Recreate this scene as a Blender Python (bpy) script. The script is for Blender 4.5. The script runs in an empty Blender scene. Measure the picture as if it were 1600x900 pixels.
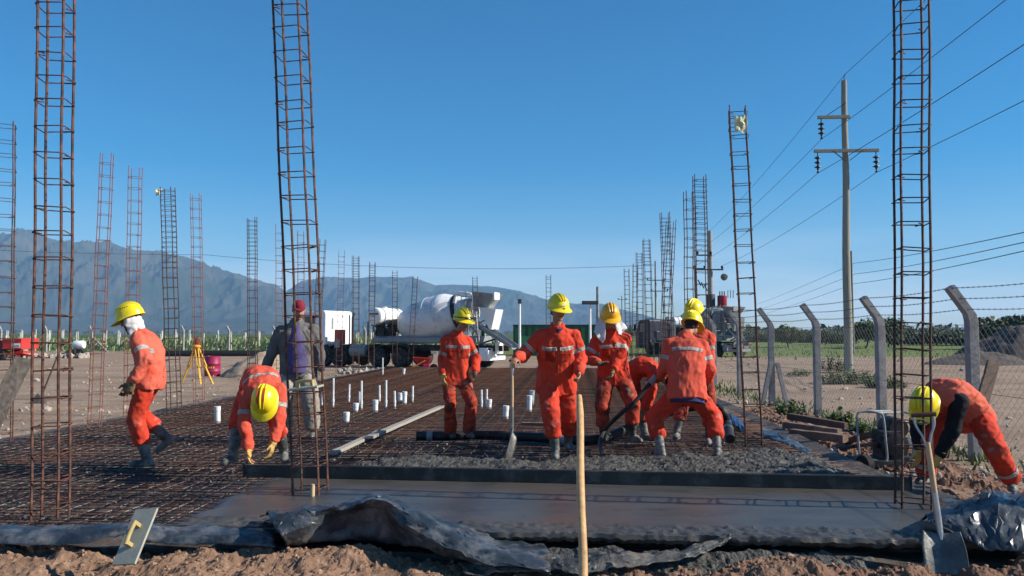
import bpy, bmesh, math, random
from mathutils import Vector, Matrix, noise
import numpy as np
random.seed(7)
rnd = random.random
def uni(a, b): return a + (b - a) * rnd()
V = Vector
SC = bpy.context.scene
COL = SC.collection
# ------------------------------------------------------------------ camera
EYE = V((0.0, 0.0, 1.38)); FPX = 1250.0; PITCH = math.atan(70 / 1250.0)
cam_data = bpy.data.cameras.new('camera'); cam = bpy.data.objects.new('camera', cam_data)
COL.objects.link(cam); SC.camera = cam
cam_data.sensor_width = 36; cam_data.lens = FPX / 1600 * 36
cam_data.clip_start = 0.05; cam_data.clip_end = 30000
cam.location = EYE; cam.rotation_euler = (math.pi / 2 + PITCH, 0, 0)
# ------------------------------------------------------------------ light
SUN_EL, SUN_AZ = math.radians(31), math.radians(97)      # azimuth from +Y towards +X
sd = bpy.data.lights.new('sun', 'SUN'); sd.energy = 4.9; sd.angle = math.radians(0.5); sd.color = (1, 0.93, 0.82)
sun = bpy.data.objects.new('sun', sd); COL.objects.link(sun)
to_sun = V((math.sin(SUN_AZ) * math.cos(SUN_EL), math.cos(SUN_AZ) * math.cos(SUN_EL), math.sin(SUN_EL)))
sun.rotation_euler = (-to_sun).to_track_quat('-Z', 'Y').to_euler(); sun.location = (20, -5, 30)
W_ = bpy.data.worlds.new('World'); SC.world = W_; W_.use_nodes = True
wt = W_.node_tree; wt.nodes.clear()
sky = wt.nodes.new('ShaderNodeTexSky'); sky.sky_type = 'NISHITA'; sky.sun_disc = False
sky.sun_elevation = SUN_EL; sky.sun_rotation = SUN_AZ; sky.air_density = 1.0; sky.dust_density = 0.0; sky.ozone_density = 3.0
bg = wt.nodes.new('ShaderNodeBackground'); bg.inputs[1].default_value = 0.057
wo = wt.nodes.new('ShaderNodeOutputWorld')
tc = wt.nodes.new('ShaderNodeTexCoord'); sx = wt.nodes.new('ShaderNodeSeparateXYZ')
mp = wt.nodes.new('ShaderNodeMapping'); mp.inputs['Scale'].default_value = (1.6, 1.6, 13)
nz = wt.nodes.new('ShaderNodeTexNoise'); nz.inputs['Scale'].default_value = 1.3; nz.inputs['Detail'].default_value = 6
r1 = wt.nodes.new('ShaderNodeMapRange'); r1.inputs[1].default_value = 0.0; r1.inputs[2].default_value = 0.125
r1.inputs[3].default_value = 1.0; r1.inputs[4].default_value = 0.0
r2 = wt.nodes.new('ShaderNodeMapRange'); r2.inputs[1].default_value = 0.42; r2.inputs[2].default_value = 0.56
mu = wt.nodes.new('ShaderNodeMath'); mu.operation = 'MULTIPLY'
mu2 = wt.nodes.new('ShaderNodeMath'); mu2.operation = 'MULTIPLY'; mu2.inputs[1].default_value = 0.8
mx = wt.nodes.new('ShaderNodeMixRGB'); mx.inputs[2].default_value = (12, 12.4, 12.8, 1)
L = wt.links.new
L(tc.outputs['Generated'], sx.inputs[0]); L(tc.outputs['Generated'], mp.inputs[0]); L(mp.outputs[0], nz.inputs[0])
L(sx.outputs[2], r1.inputs[0]); L(nz.outputs[0], r2.inputs[0]); L(r1.outputs[0], mu.inputs[0]); L(r2.outputs[0], mu.inputs[1])
L(mu.outputs[0], mu2.inputs[0]); L(mu2.outputs[0], mx.inputs[0])
hs = wt.nodes.new('ShaderNodeHueSaturation'); hs.inputs['Saturation'].default_value = 1.65; hs.inputs['Value'].default_value = 1.28
hs.inputs['Hue'].default_value = .5
L(sky.outputs[0], hs.inputs['Color']); L(hs.outputs[0], mx.inputs[1])
L(mx.outputs[0], bg.inputs[0]); L(bg.outputs[0], wo.inputs[0])
SC.view_settings.view_transform = 'Standard'; SC.view_settings.look = 'None'
SC.view_settings.exposure = 0.72; SC.view_settings.gamma = 1.0
SC.cycles.use_denoising = True
SC.cycles.max_bounces = 6; SC.cycles.volume_bounces = 1; SC.cycles.transparent_max_bounces = 12
SC.cycles.volume_max_steps = 64
HAZE = 1
# ------------------------------------------------------------------ pixel rays -> places
_c, _s = math.cos(PITCH), math.sin(PITCH)
def ray(x, y):
    v = 450.0 - y
    return V(((x - 800) / FPX, _c - v / FPX * _s, _s + v / FPX * _c))
def gp(x, y, z=0.0):
    d = ray(x, y); return EYE + d * ((z - EYE.z) / d.z)
def Wp(x, y, D):
    d = ray(x, y); return EYE + d * (D / d.y)
SA = math.radians(4.35); SS, CS = math.sin(SA), math.cos(SA)
def S(u, v, z=0.0): return V((u * CS + v * SS, -u * SS + v * CS, z))
def US(x, y): return (x * CS - y * SS, x * SS + y * CS)
def lerp(a, b, t): return a + (b - a) * t
def interp(x, pts):
    if x <= pts[0][0]: return pts[0][1]
    for (a, b), (c, d) in zip(pts, pts[1:]):
        if x <= c: return b + (d - b) * (x - a) / (c - a)
    return pts[-1][1]
def sstep(a, b, x):
    t = min(1, max(0, (x - a) / (b - a))); return t * t * (3 - 2 * t)
def fbm(x, y, z=0.0, o=4): return noise.fractal(V((x, y, z)), 1.0, 2.0, o)
# ------------------------------------------------------------------ materials
def M(name, col, rough=.85, var=.25, sc=6., bump=.0, bsc=30., metal=0., dirt=None, spec=.4, det=6, coat=0., stretch=(1, 1, 1)):
    m = bpy.data.materials.new(name); m.use_nodes = True; t = m.node_tree; n = t.nodes; l = t.links.new
    b = n['Principled BSDF']
    b.inputs['Roughness'].default_value = rough; b.inputs['Metallic'].default_value = metal
    b.inputs['Specular IOR Level'].default_value = spec
    b.inputs['Coat Weight'].default_value = coat
    tcn = n.new('ShaderNodeTexCoord'); mpn = n.new('ShaderNodeMapping'); l(tcn.outputs['Object'], mpn.inputs[0])
    mpn.inputs['Scale'].default_value = stretch
    ns = n.new('ShaderNodeTexNoise'); ns.inputs['Scale'].default_value = sc; ns.inputs['Detail'].default_value = det
    ns.inputs['Roughness'].default_value = .6
    l(mpn.outputs[0], ns.inputs[0])
    rp = n.new('ShaderNodeMapRange'); rp.inputs[1].default_value = .3; rp.inputs[2].default_value = .7
    l(ns.outputs[0], rp.inputs[0])
    mix = n.new('ShaderNodeMixRGB'); c = V(col)
    mix.inputs[1].default_value = (*(c * (1 - var)), 1); mix.inputs[2].default_value = (*[min(1, k * (1 + var)) for k in c], 1)
    l(rp.outputs[0], mix.inputs[0]); out = mix.outputs[0]
    if dirt:
        for (dc, amt, dsc) in (dirt if isinstance(dirt, list) else [dirt]):
            n2 = n.new('ShaderNodeTexNoise'); n2.inputs['Scale'].default_value = dsc; n2.inputs['Detail'].default_value = 8
            n2.inputs['Roughness'].default_value = .65
            l(mpn.outputs[0], n2.inputs[0])
            r = n.new('ShaderNodeMapRange'); r.inputs[1].default_value = .62 - amt * .35; r.inputs[2].default_value = .72 - amt * .2
            r.inputs[4].default_value = min(1, .5 + amt)
            l(n2.outputs[0], r.inputs[0]); mm = n.new('ShaderNodeMixRGB'); mm.inputs[2].default_value = (*dc, 1)
            l(r.outputs[0], mm.inputs[0]); l(out, mm.inputs[1]); out = mm.outputs[0]
    l(out, b.inputs['Base Color'])
    if bump:
        n3 = n.new('ShaderNodeTexNoise'); n3.inputs['Scale'].default_value = bsc; n3.inputs['Detail'].default_value = 7
        l(mpn.outputs[0], n3.inputs[0]); bp = n.new('ShaderNodeBump'); bp.inputs['Strength'].default_value = bump
        bp.inputs['Distance'].default_value = .6 / bsc
        l(n3.outputs[0], bp.inputs['Height']); l(bp.outputs[0], b.inputs['Normal'])
    return m
MT = {}
MT['rust'] = M('rust', (.145, .058, .034), .8, .5, 14, .3, 60, dirt=((.035, .022, .02), .55, 9))
MT['rust_dark'] = M('rust_dark', (.06, .03, .025), .75, .5, 14, .3, 60, dirt=((.16, .055, .03), .3, 7))  # darker rust; on the right-hand cages its tone also holds their shaded side
MT['rust_red'] = M('rust_red', (.24, .09, .06), .8, .4, 12, .2, 60, dirt=((.09, .035, .03), .4, 6))
MT['mat_bar'] = M('mat_bar', (.21, .088, .044), .7, .5, 3, .2, 50, dirt=[((.04, .028, .022), .4, 1.4), ((.22, .19, .17), .12, 5)])
MT['mat_bar_muddy'] = M('mat_bar_muddy', (.042, .036, .038), .6, .6, 3, .2, 50, dirt=[((.17, .066, .034), .46, 1.1), ((.24, .23, .21), .22, 4)])
MT['mat_bar_long'] = M('mat_bar_long', (.085, .05, .04), .6, .6, 1.5, .2, 50, dirt=[((.14, .058, .034), .34, .5), ((.33, .32, .31), .38, 2.2)])  # pale blotches paint in the shine on the long bars, plus mud spatter
MT['orange'] = M('orange_cloth', (.60, .050, .022), .85, .16, 7, .35, 60, dirt=((.55, .10, .06), .22, 3.2), spec=.25)
MT['orange_faded'] = M('orange_faded_cloth', (.61, .09, .052), .88, .14, 5, .35, 60, dirt=((.60, .055, .025), .3, 4), spec=.25)
MT['orange_pale'] = M('orange_pale_cloth', (.64, .13, .08), .88, .14, 5, .35, 60, dirt=((.64, .08, .04), .35, 3.5), spec=.25)
MT['orange_trousers'] = M('orange_trousers', (.56, .045, .02), .85, .2, 7, .35, 60, dirt=[((.30, .055, .03), .25, 4), ((.34, .25, .21), .14, 9)], spec=.25)
MT['orange_dirty'] = M('orange_dirty', (.46, .055, .026), .88, .25, 6, .35, 60, dirt=[((.13, .035, .022), .5, 5), ((.30, .23, .20), .16, 8)], spec=.25)
MT['tape'] = M('reflective_tape', (.60, .60, .56), .45, .15, 20, dirt=((.35, .25, .2), .25, 14))
MT['skin'] = M('skin', (.38, .20, .13), .6, .12, 20)
MT['hair'] = M('hair', (.012, .01, .009), .8)
MT['glove'] = M('glove_leather', (.60, .36, .10), .8, .25, 18, .3, 70, dirt=((.16, .12, .08), .3, 22))
MT['glove_dark'] = M('glove_dark', (.23, .15, .07), .85, .3, 18, .3, 70, dirt=((.07, .055, .045), .5, 22))
MT['boot'] = M('boot_rubber', (.03, .036, .034), .55, .3, 8, .15, 40, dirt=[((.21, .205, .185), .62, 7), ((.10, .10, .09), .4, 20)])
MT['boot_dark'] = M('boot_rubber_dark', (.022, .028, .027), .5, .3, 8, .15, 40, dirt=((.17, .165, .15), .4, 7))
MT['helmet'] = M('helmet_yellow', (.80, .62, .012), .32, .05, 5, dirt=((.42, .33, .05), .08, 14), spec=.5)
MT['helmet_amber'] = M('helmet_amber', (.80, .40, .012), .32, .05, 5, dirt=((.4, .22, .03), .12, 14), spec=.5)
MT['black'] = M('black_rubber', (.014, .014, .015), .6, .3, 10, dirt=((.07, .065, .06), .2, 9))
MT['black_gloss'] = M('black_gloss', (.012, .012, .013), .25, .2)
MT['red_stripe'] = M('red_stripe', (.52, .08, .02), .4, .1)
MT['cloth_white'] = M('cloth_white', (.62, .60, .58), .9, .1, 9, .3, 50)
MT['cloth_black'] = M('cloth_black', (.011, .012, .016), .85, .3, 9, .4, 50, spec=.2)
MT['cloth_navy'] = M('cloth_navy', (.022, .026, .10), .85, .2, 9)
MT['cap_red'] = M('cap_red', (.20, .012, .03), .85, .15, 20, .2, 60)
MT['jacket_grey'] = M('jacket_grey', (.115, .108, .105), .88, .25, 6, .35, 55, dirt=((.26, .22, .19), .2, 3))
MT['shirt_purple'] = M('shirt_purple', (.075, .06, .16), .88, .15, 9, .3, 50)
MT['beige'] = M('beige_cloth', (.29, .255, .215), .9, .2, 7, .35, 50, dirt=((.22, .19, .16), .3, 6))
MT['eye'] = M('eye_dark', (.02, .015, .012), .2, 0)
MT['lip'] = M('lips', (.22, .085, .065), .6, .05)
MT['pvc'] = M('pvc_white', (.70, .70, .69), .45, .06, 8, dirt=((.36, .32, .28), .28, 9))
MT['wood'] = M('wood', (.50, .35, .20), .65, .2, 8, .15, 50, stretch=(6, 6, .6))
MT['wood_pole'] = M('wood_pole', (.56, .33, .145), .42, .22, 5, .15, 60, stretch=(9, 9, .7), dirt=((.36, .19, .08), .25, 3))
MT['plank_pale'] = M('plank_pale', (.33, .30, .255), .85, .2, 5, .3, 40, dirt=((.24, .23, .21), .3, 5))
MT['plank_grey'] = M('plank_grey', (.115, .095, .078), .9, .4, 4, .5, 30, dirt=((.05, .04, .035), .4, 3), stretch=(5,5,.6))
MT['timber'] = M('timber_brown', (.17, .115, .085), .88, .3, 6, .3, 40, dirt=((.33, .25, .18), .2, 5))
MT['timber_dark'] = M('timber_dark', (.085, .055, .045), .88, .3, 6, .3, 40)
MT['float'] = M('float_grey', (.34, .335, .27), .6, .12, 10, .1, 50, dirt=((.25, .25, .235), .25, 6))
MT['float_handle'] = M('float_handle', (.42, .31, .12), .6, .2, 9)
MT['steel'] = M('steel', (.45, .46, .46), .35, .15, 12, metal=.8, dirt=((.25, .23, .2), .2, 12))
MT['blade'] = M('shovel_blade', (.10, .10, .095), .5, .35, 9, .25, 40, metal=.3, dirt=((.27, .265, .25), .35, 7))
MT['brown_grip'] = M('brown_grip', (.09, .035, .02), .4, .2)
MT['concrete_post'] = M('concrete_post', (.30, .285, .275), .9, .18, 6, .35, 40, dirt=((.18, .165, .155), .35, 5))
MT['wire'] = M('wire_grey', (.17, .17, .17), .6, .1)
MT['wire_dark'] = M('wire_dark', (.045, .05, .06), .7, .1)
MT['pole_wood'] = M('pole_wood', (.27, .27, .225), .9, .25, 3, .3, 30, stretch=(5, 5, .35), dirt=((.15, .15, .12), .3, 3))
MT['insulator'] = M('insulator', (.028, .014, .012), .25, .2)
MT['transformer'] = M('transformer_red', (.30, .012, .03), .45, .1)
MT['white_paint'] = M('white_paint', (.78, .78, .77), .42, .06, 3, dirt=((.5, .48, .45), .12, 2.5))
MT['drum_paint'] = M('drum_paint', (.66, .66, .66), .45, .08, 1.2, dirt=[((.42, .42, .42), .35, 1.1), ((.36, .35, .34), .2, 4)])
MT['truck_grey'] = M('truck_grey', (.26, .28, .29), .6, .2, 3, dirt=((.16, .155, .15), .35, 3))
MT['truck_dark'] = M('truck_dark', (.02, .021, .022), .6, .4, 4, dirt=((.09, .08, .07), .3, 4))
MT['truck_navy'] = M('truck_navy', (.016, .022, .045), .45, .2, 4)
MT['tyre'] = M('tyre', (.016, .016, .016), .85, .3, 6, .3, 40, dirt=((.11, .095, .08), .3, 6))
MT['rim'] = M('rim', (.05, .05, .05), .6, .2)
MT['glass'] = M('glass_dark', (.02, .03, .04), .08, .1, spec=.6)
MT['amber_box'] = M('amber_box', (.34, .05, .03), .5, .1)
MT['green_box'] = M('green_box', (.012, .085, .035), .6, .2, 2)
MT['red_paint'] = M('red_paint', (.50, .035, .028), .55, .15, 2, dirt=((.3, .05, .04), .2, 2))
MT['red_dark'] = M('red_dark', (.16, .012, .012), .6, .2)
MT['drum_magenta'] = M('drum_magenta', (.30, .016, .07), .5, .15, 6, dirt=((.2, .05, .06), .2, 8))
MT['yellow_wood'] = M('yellow_wood', (.72, .38, .03), .5, .15, 9)
MT['plastic'] = M('black_plastic', (.030, .039, .050), .36, .4, 5, .25, 30, dirt=[((.13, .135, .14), .40, 5), ((.20, .16, .12), .12, 9)], spec=.5)
MT['plastic_mud'] = M('muddy_plastic', (.03, .032, .034), .5, .4, 5, .5, 22, dirt=[((.12, .115, .10), .6, 5), ((.16, .12, .09), .25, 8)], spec=.45)
MT['plastic_blue'] = M('blue_plastic', (.03, .055, .13), .35, .3, 5, .4, 22, spec=.5)
MT['stone'] = M('stone', (.36, .31, .265), .9, .3, 5, .4, 25)
MT['litter'] = M('litter', (.62, .62, .40), .6, .2, 20)
MT['dirt_clod'] = M('dirt_clod', (.30, .18, .115), .95, .3, 9, .5, 60)
MT['trunk'] = M('trunk', (.075, .06, .048), .9, .3, 6, .4, 30)
MT['leaf'] = M('leaf', (.060, .088, .026), .7, .45, 2.5)
MT['leaf_dark'] = M('leaf_dark', (.040, .062, .024), .75, .45, 2)
MT['leaf_weed'] = M('leaf_weed', (.105, .155, .045), .6, .4, 5)
MT['leaf_crop'] = M('leaf_crop', (.22, .27, .12), .8, .35, .3)
MT['stake'] = M('stake', (.55, .53, .47), .85, .2, 3)
MT['heap'] = M('soil_heap', (.085, .068, .060), .95, .35, 3, .5, 14, dirt=((.20, .13, .10), .15, 1.5))
# ------------------------------------------------------------------ mesh building
class G:
    def __init__(s): s.v = []; s.f = []
    def add(s, vs, fs):
        o = len(s.v); s.v += [V(p) for p in vs]; s.f += [tuple(i + o for i in f) for f in fs]
    def box(s, c, size, rot=None, taper=1.0):
        hx, hy, hz = size[0] / 2, size[1] / 2, size[2] / 2; c = V(c)
        ps = []
        for z in (-hz, hz):
            k = taper if z > 0 else 1
            for x, y in ((-hx, -hy), (hx, -hy), (hx, hy), (-hx, hy)):
                p = V((x * k, y * k, z)); ps.append((rot @ p if rot else p) + c)
        s.add(ps, [(3, 2, 1, 0), (4, 5, 6, 7), (0, 1, 5, 4), (1, 2, 6, 5), (2, 3, 7, 6), (3, 0, 4, 7)])
    def beam(s, a, b, w, h, up=V((0, 0, 1))):
        a, b = V(a), V(b); d = (b - a); ln = d.length; d.normalize()
        r = d.cross(up)
        if r.length < 1e-4: r = d.cross(V((0, 1, 0)))
        r.normalize(); u = r.cross(d)
        s.box((a + b) / 2, (w, ln, h), Matrix((r, d, u)).transposed())
    def tube(s, pts, rad, n=8, caps=True, closed=False):
        pts = [V(p) for p in pts]; m = len(pts); rs = rad if isinstance(rad, (list, tuple)) else [rad] * m
        o = len(s.v); prev = None
        for i, p in enumerate(pts):
            if closed: d = pts[(i + 1) % m] - pts[i - 1]
            else: d = pts[min(i + 1, m - 1)] - pts[max(i - 1, 0)]
            d.normalize()
            if prev is None:
                ref = V((0, 0, 1)) if abs(d.z) < .9 else V((1, 0, 0)); a = d.cross(ref)
            else:
                a = prev - d * prev.dot(d)
            if a.length < 1e-6: a = d.orthogonal()
            a.normalize(); prev = a; b = d.cross(a)
            for k in range(n):
                t = 2 * math.pi * k / n; s.v.append(p + (a * math.cos(t) + b * math.sin(t)) * rs[i])
        for i in range(m if closed else m - 1):
            j = (i + 1) % m
            for k in range(n):
                s.f.append((o + i * n + k, o + i * n + (k + 1) % n, o + j * n + (k + 1) % n, o + j * n + k))
        if caps and not closed:
            s.f.append(tuple(o + k for k in reversed(range(n)))); s.f.append(tuple(o + (m - 1) * n + k for k in range(n)))
    def loft(s, secs, n=20, p=2.0):
        o = len(s.v)
        for c, ax, ay in secs:
            for k in range(n):
                t = 2 * math.pi * k / n; ct, st = math.cos(t), math.sin(t)
                e = 2.0 / p
                s.v.append(V(c) + V(ax) * (math.copysign(abs(ct) ** e, ct)) + V(ay) * (math.copysign(abs(st) ** e, st)))
        m = len(secs)
        for i in range(m - 1):
            for k in range(n):
                s.f.append((o + i * n + k, o + i * n + (k + 1) % n, o + (i + 1) * n + (k + 1) % n, o + (i + 1) * n + k))
        s.f.append(tuple(o + k for k in reversed(range(n)))); s.f.append(tuple(o + (m - 1) * n + k for k in range(n)))
    def cap(s, a, b, ra, rb, n=12):
        a, b = V(a), V(b); d = b - a; ln = d.length
        if ln < 1e-6: d = V((0, 0, 1))
        d.normalize(); x = d.orthogonal().normalized(); y = d.cross(x); secs = []
        for t in (-80, -50, -20): q = math.radians(t); secs.append((a + d * ra * math.sin(q), x * ra * math.cos(q), y * ra * math.cos(q)))
        for t in (20, 50, 80): q = math.radians(t); secs.append((b + d * rb * math.sin(q), x * rb * math.cos(q), y * rb * math.cos(q)))
        s.loft(secs, n)
    def ell(s, c, ax, ay, az, n=16, m=8):
        secs = []
        for i in range(m):
            q = math.radians(-84 + 168 * i / (m - 1)); secs.append((V(c) + V(az) * math.sin(q), V(ax) * math.cos(q), V(ay) * math.cos(q)))
        s.loft(secs, n)
    def lathe(s, prof, n=24, o0=V((0, 0, 0)), ax=V((0, 0, 1))):
        ax = V(ax).normalized(); x = ax.orthogonal().normalized(); y = ax.cross(x); o = len(s.v)
        for r, h in prof:
            for k in range(n):
                t = 2 * math.pi * k / n; s.v.append(V(o0) + ax * h + (x * math.cos(t) + y * math.sin(t)) * r)
        for i in range(len(prof) - 1):
            for k in range(n):
                s.f.append((o + i * n + k, o + i * n + (k + 1) % n, o + (i + 1) * n + (k + 1) % n, o + (i + 1) * n + k))
        s.f.append(tuple(o + k for k in reversed(range(n)))); s.f.append(tuple(o + (len(prof) - 1) * n + k for k in range(n)))
    def prism(s, poly, d):            # closed outline (list of points) extruded by vector d
        n = len(poly); d = V(d); ps = [V(p) for p in poly]
        s.add(ps + [p + d for p in ps], [tuple(reversed(range(n))), tuple(range(n, 2 * n))] + [(i, (i + 1) % n, n + (i + 1) % n, n + i) for i in range(n)])
    def grid(s, fn, nu, nv):
        o = len(s.v)
        for j in range(nv + 1):
            for i in range(nu + 1): s.v.append(V(fn(i / nu, j / nv)))
        for j in range(nv):
            for i in range(nu):
                a = o + j * (nu + 1) + i; s.f.append((a, a + 1, a + nu + 2, a + nu + 1))
    def mesh(s, name, smooth=False, off=V((0, 0, 0))):
        me = bpy.data.meshes.new(name); me.from_pydata([p - off for p in s.v], [], s.f); me.update()
        if smooth: me.polygons.foreach_set('use_smooth', [True] * len(me.polygons))
        return me
ORG = {}
def tag(o, label=None, cat=None, group=None, kind=None):
    if label: o['label'] = label
    if cat: o['category'] = cat
    if group: o['group'] = group
    if kind: o['kind'] = kind
    return o
def thing(name, label, cat, loc=(0, 0, 0), group=None):
    o = bpy.data.objects.new(name, None); COL.objects.link(o); o.location = loc; o.empty_display_size = .1
    ORG[o] = V(loc); return tag(o, label, cat, group)
def autosmooth(me, ang=40):
    try: me.set_sharp_from_angle(angle=math.radians(ang))
    except Exception: pass
def obj(name, g, mat, parent=None, smooth=False, bevel=0., loc=None):
    """one mesh object from world-space geometry; a top-level one gets its origin at its own base"""
    if isinstance(g, bpy.types.Mesh): me = g; off = ORG.get(parent, V((0, 0, 0)))
    else:
        if parent is None:
            if loc is None:
                a = np.array([tuple(p) for p in g.v]); off = V(((a[:, 0].min() + a[:, 0].max()) / 2, (a[:, 1].min() + a[:, 1].max()) / 2, a[:, 2].min()))
            else: off = V(loc)
        else: off = ORG[parent]
        me = g.mesh(name, smooth, off)
        if smooth: autosmooth(me)
    o = bpy.data.objects.new(name, me); COL.objects.link(o)
    if mat is not None and not me.materials: me.materials.append(MT[mat] if isinstance(mat, str) else mat)
    if parent is not None: o.parent = parent
    else: o.location = off
    ORG[o] = off
    if bevel:
        b = o.modifiers.new('bevel', 'BEVEL'); b.width = bevel; b.segments = 2; b.limit_method = 'ANGLE'
    return o
def share(name, me, parent, loc=(0, 0, 0), rot=(0, 0, 0)):
    o = bpy.data.objects.new(name, me); COL.objects.link(o); o.parent = parent; o.location = loc; o.rotation_euler = rot; return o
def copy_tree(o, parent=None):
    c = o.copy(); COL.objects.link(c)
    if parent is not None: c.parent = parent
    for ch in list(o.children): copy_tree(ch, c)
    return c
# ------------------------------------------------------------------ ground
def gz(x, y):
    z = -.30 - .08 * sstep(25, 45, y)
    u, v = US(x, y)
    d = max(-7.9 - u, u - 3.2, 5.2 - v, v - 33.5)          # distance outside the slab
    if d > 0:
        z += .035 * fbm(x * .35, y * .35, 3, 4) * (1 if y < 80 else 3)
        if y < 50: z += .03 * fbm(x * .8, y * .8, 6, 3)
        if y < 20: z += .02 * fbm(x * 1.6, y * 1.6, 1, 3)
    return z
def ground():
    xs = sorted(set([round(s * (12 * (i / 60.0) + 6000 * (i / 60.0) ** 6), 3) for i in range(61) for s in (-1, 1)]))
    ys = [-3000, -400, -60, -15, -4, 0, 1.2] + [1.5 + .25 * i for i in range(60)] + [17 + .8 * i for i in range(60)] + [66 + 3 * i for i in range(20)] + [130, 145, 170, 200, 250, 320, 450, 700, 1100, 1700, 2600, 4000, 6000, 9000]
    vs = [(x, y, gz(x, y)) for y in ys for x in xs]; n = len(xs)
    fs = [(j * n + i, j * n + i + 1, (j + 1) * n + i + 1, (j + 1) * n + i) for j in range(len(ys) - 1) for i in range(n - 1)]
    g = G(); g.add(vs, fs)
    m = bpy.data.materials.new('ground'); m.use_nodes = True; t = m.node_tree; N = t.nodes; l = t.links.new; b = N['Principled BSDF']
    b.inputs['Roughness'].default_value = .95; b.inputs['Specular IOR Level'].default_value = .15
    geo = N.new('ShaderNodeNewGeometry'); sep = N.new('ShaderNodeSeparateXYZ'); l(geo.outputs['Position'], sep.inputs[0])
    def nt(scale, detail=6, stretch=None):
        k = N.new('ShaderNodeTexNoise'); k.inputs['Scale'].default_value = scale; k.inputs['Detail'].default_value = detail; k.inputs['Roughness'].default_value = .62
        if stretch:
            q = N.new('ShaderNodeMapping'); q.inputs['Scale'].default_value = stretch; l(geo.outputs['Position'], q.inputs[0]); l(q.outputs[0], k.inputs[0])
        else: l(geo.outputs['Position'], k.inputs[0])
        return k.outputs[0]
    def mr(i, a, b_, c=0., d=1.):
        k = N.new('ShaderNodeMapRange'); l(i, k.inputs[0])
        for q, v_ in zip((1, 2, 3, 4), (a, b_, c, d)): k.inputs[q].default_value = v_
        return k.outputs[0]
    def mixc(f, a, c):
        k = N.new('ShaderNodeMixRGB')
        if isinstance(f, float): k.inputs[0].default_value = f
        else: l(f, k.inputs[0])
        for q, w in ((1, a), (2, c)):
            if isinstance(w, tuple): k.inputs[q].default_value = (*w, 1)
            else: l(w, k.inputs[q])
        return k.outputs[0]
    def math_(op, a, c):
        k = N.new('ShaderNodeMath'); k.operation = op
        for q, w in ((0, a), (1, c)):
            if isinstance(w, (int, float)): k.inputs[q].default_value = w
            else: l(w, k.inputs[q])
        return k.outputs[0]
    dirt = mixc(mr(nt(.5, 8), .32, .68), (.235, .158, .105), (.37, .275, .20))
    dirt = mixc(mr(nt(6., 8), .5, .68, 0, .6), dirt, (.20, .13, .085))
    dirt = mixc(mr(nt(.10, 4, (.25, 2.2, 1)), .50, .64, 0, .65), dirt, (.21, .14, .095))       # tracks and damp strips along the site
    dirt = mixc(mr(nt(40., 2), .63, .70, 0, .8), dirt, (.46, .40, .34))                # small stones
    grass = mixc(mr(nt(.35, 6), .35, .65), (.105, .145, .036), (.17, .205, .060))
    grass = mixc(mr(nt(2.5, 5), .55, .7, 0, .6), grass, (.21, .19, .10))
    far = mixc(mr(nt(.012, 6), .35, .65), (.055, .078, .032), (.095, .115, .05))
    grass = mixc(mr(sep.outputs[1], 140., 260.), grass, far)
    yy = math_('ADD', sep.outputs[1], mr(nt(.12, 6), .2, .8, -6., 6.))
    xr = mr(sep.outputs[0], -6., 2., 17., 0.)
    yy = math_('SUBTRACT', yy, xr)
    mask = mr(yy, 58.5, 61.)
    verge = mr(nt(.6, 6), .58, .66)                            # thin weeds on the far verge of the track
    mask2 = math_('MULTIPLY', math_('MULTIPLY', verge, mr(yy, 44., 57.)), .7)
    mask = math_('MAXIMUM', mask, mask2)
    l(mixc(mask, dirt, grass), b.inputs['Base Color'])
    bp = N.new('ShaderNodeBump'); bp.inputs['Strength'].default_value = .7; bp.inputs['Distance'].default_value = .05
    l(math_('ADD', nt(9., 9), math_('MULTIPLY', nt(1.2, 5), 2.)), bp.inputs['Height']); l(bp.outputs[0], b.inputs['Normal'])
    tag(obj('ground', g, m, None, True, loc=(0, 0, 0)), kind='structure')
ground()
# foreground dirt bank in front of the slab
def front_v(X): return 5.62 + .03 * fbm(X * 1.5, 3.3)                 # slab front edge, along site v
def front_y(X):
    v = front_v(X); return (v - X * SS) / CS
CREST = [(-6, -.16), (-3.6, -.135), (-2.9, -.17), (-2.5, -.15), (-2.1, -.09), (-1.6, -.10), (-1.2, -.085), (-.7, -.14), (-.2, -.19), (.6, -.185), (1.2, -.16), (1.6, -.11), (2.2, -.12), (2.9, -.14), (3.6, -.10), (4.6, -.06), (6, -.1)]
def bank_z(X, Y):
    e = front_y(X); d = e - Y
    z = interp(X, CREST) + .01
    z -= .10 * sstep(.35, 1.3, d)                                # falls towards the camera
    z -= .10 * (1 - sstep(.02, .26, d))                          # gutter at the slab edge
    n = fbm(X * 2.1, Y * 2.6, 0, 3) * .05 + fbm(X * 6, Y * 6, 5, 3) * .034 + abs(noise.noise(V((X * 13, Y * 13, 2)))) * .03 + abs(noise.noise(V((X * 21, Y * 21, 6)))) * .018 - .014
    n += fbm(X * 30, Y * 30, 9, 2) * .011
    c = noise.noise(V((X * 4.1, Y * 4.6, 8))); n += .09 * max(0, c - .10)
    return z + n
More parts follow.
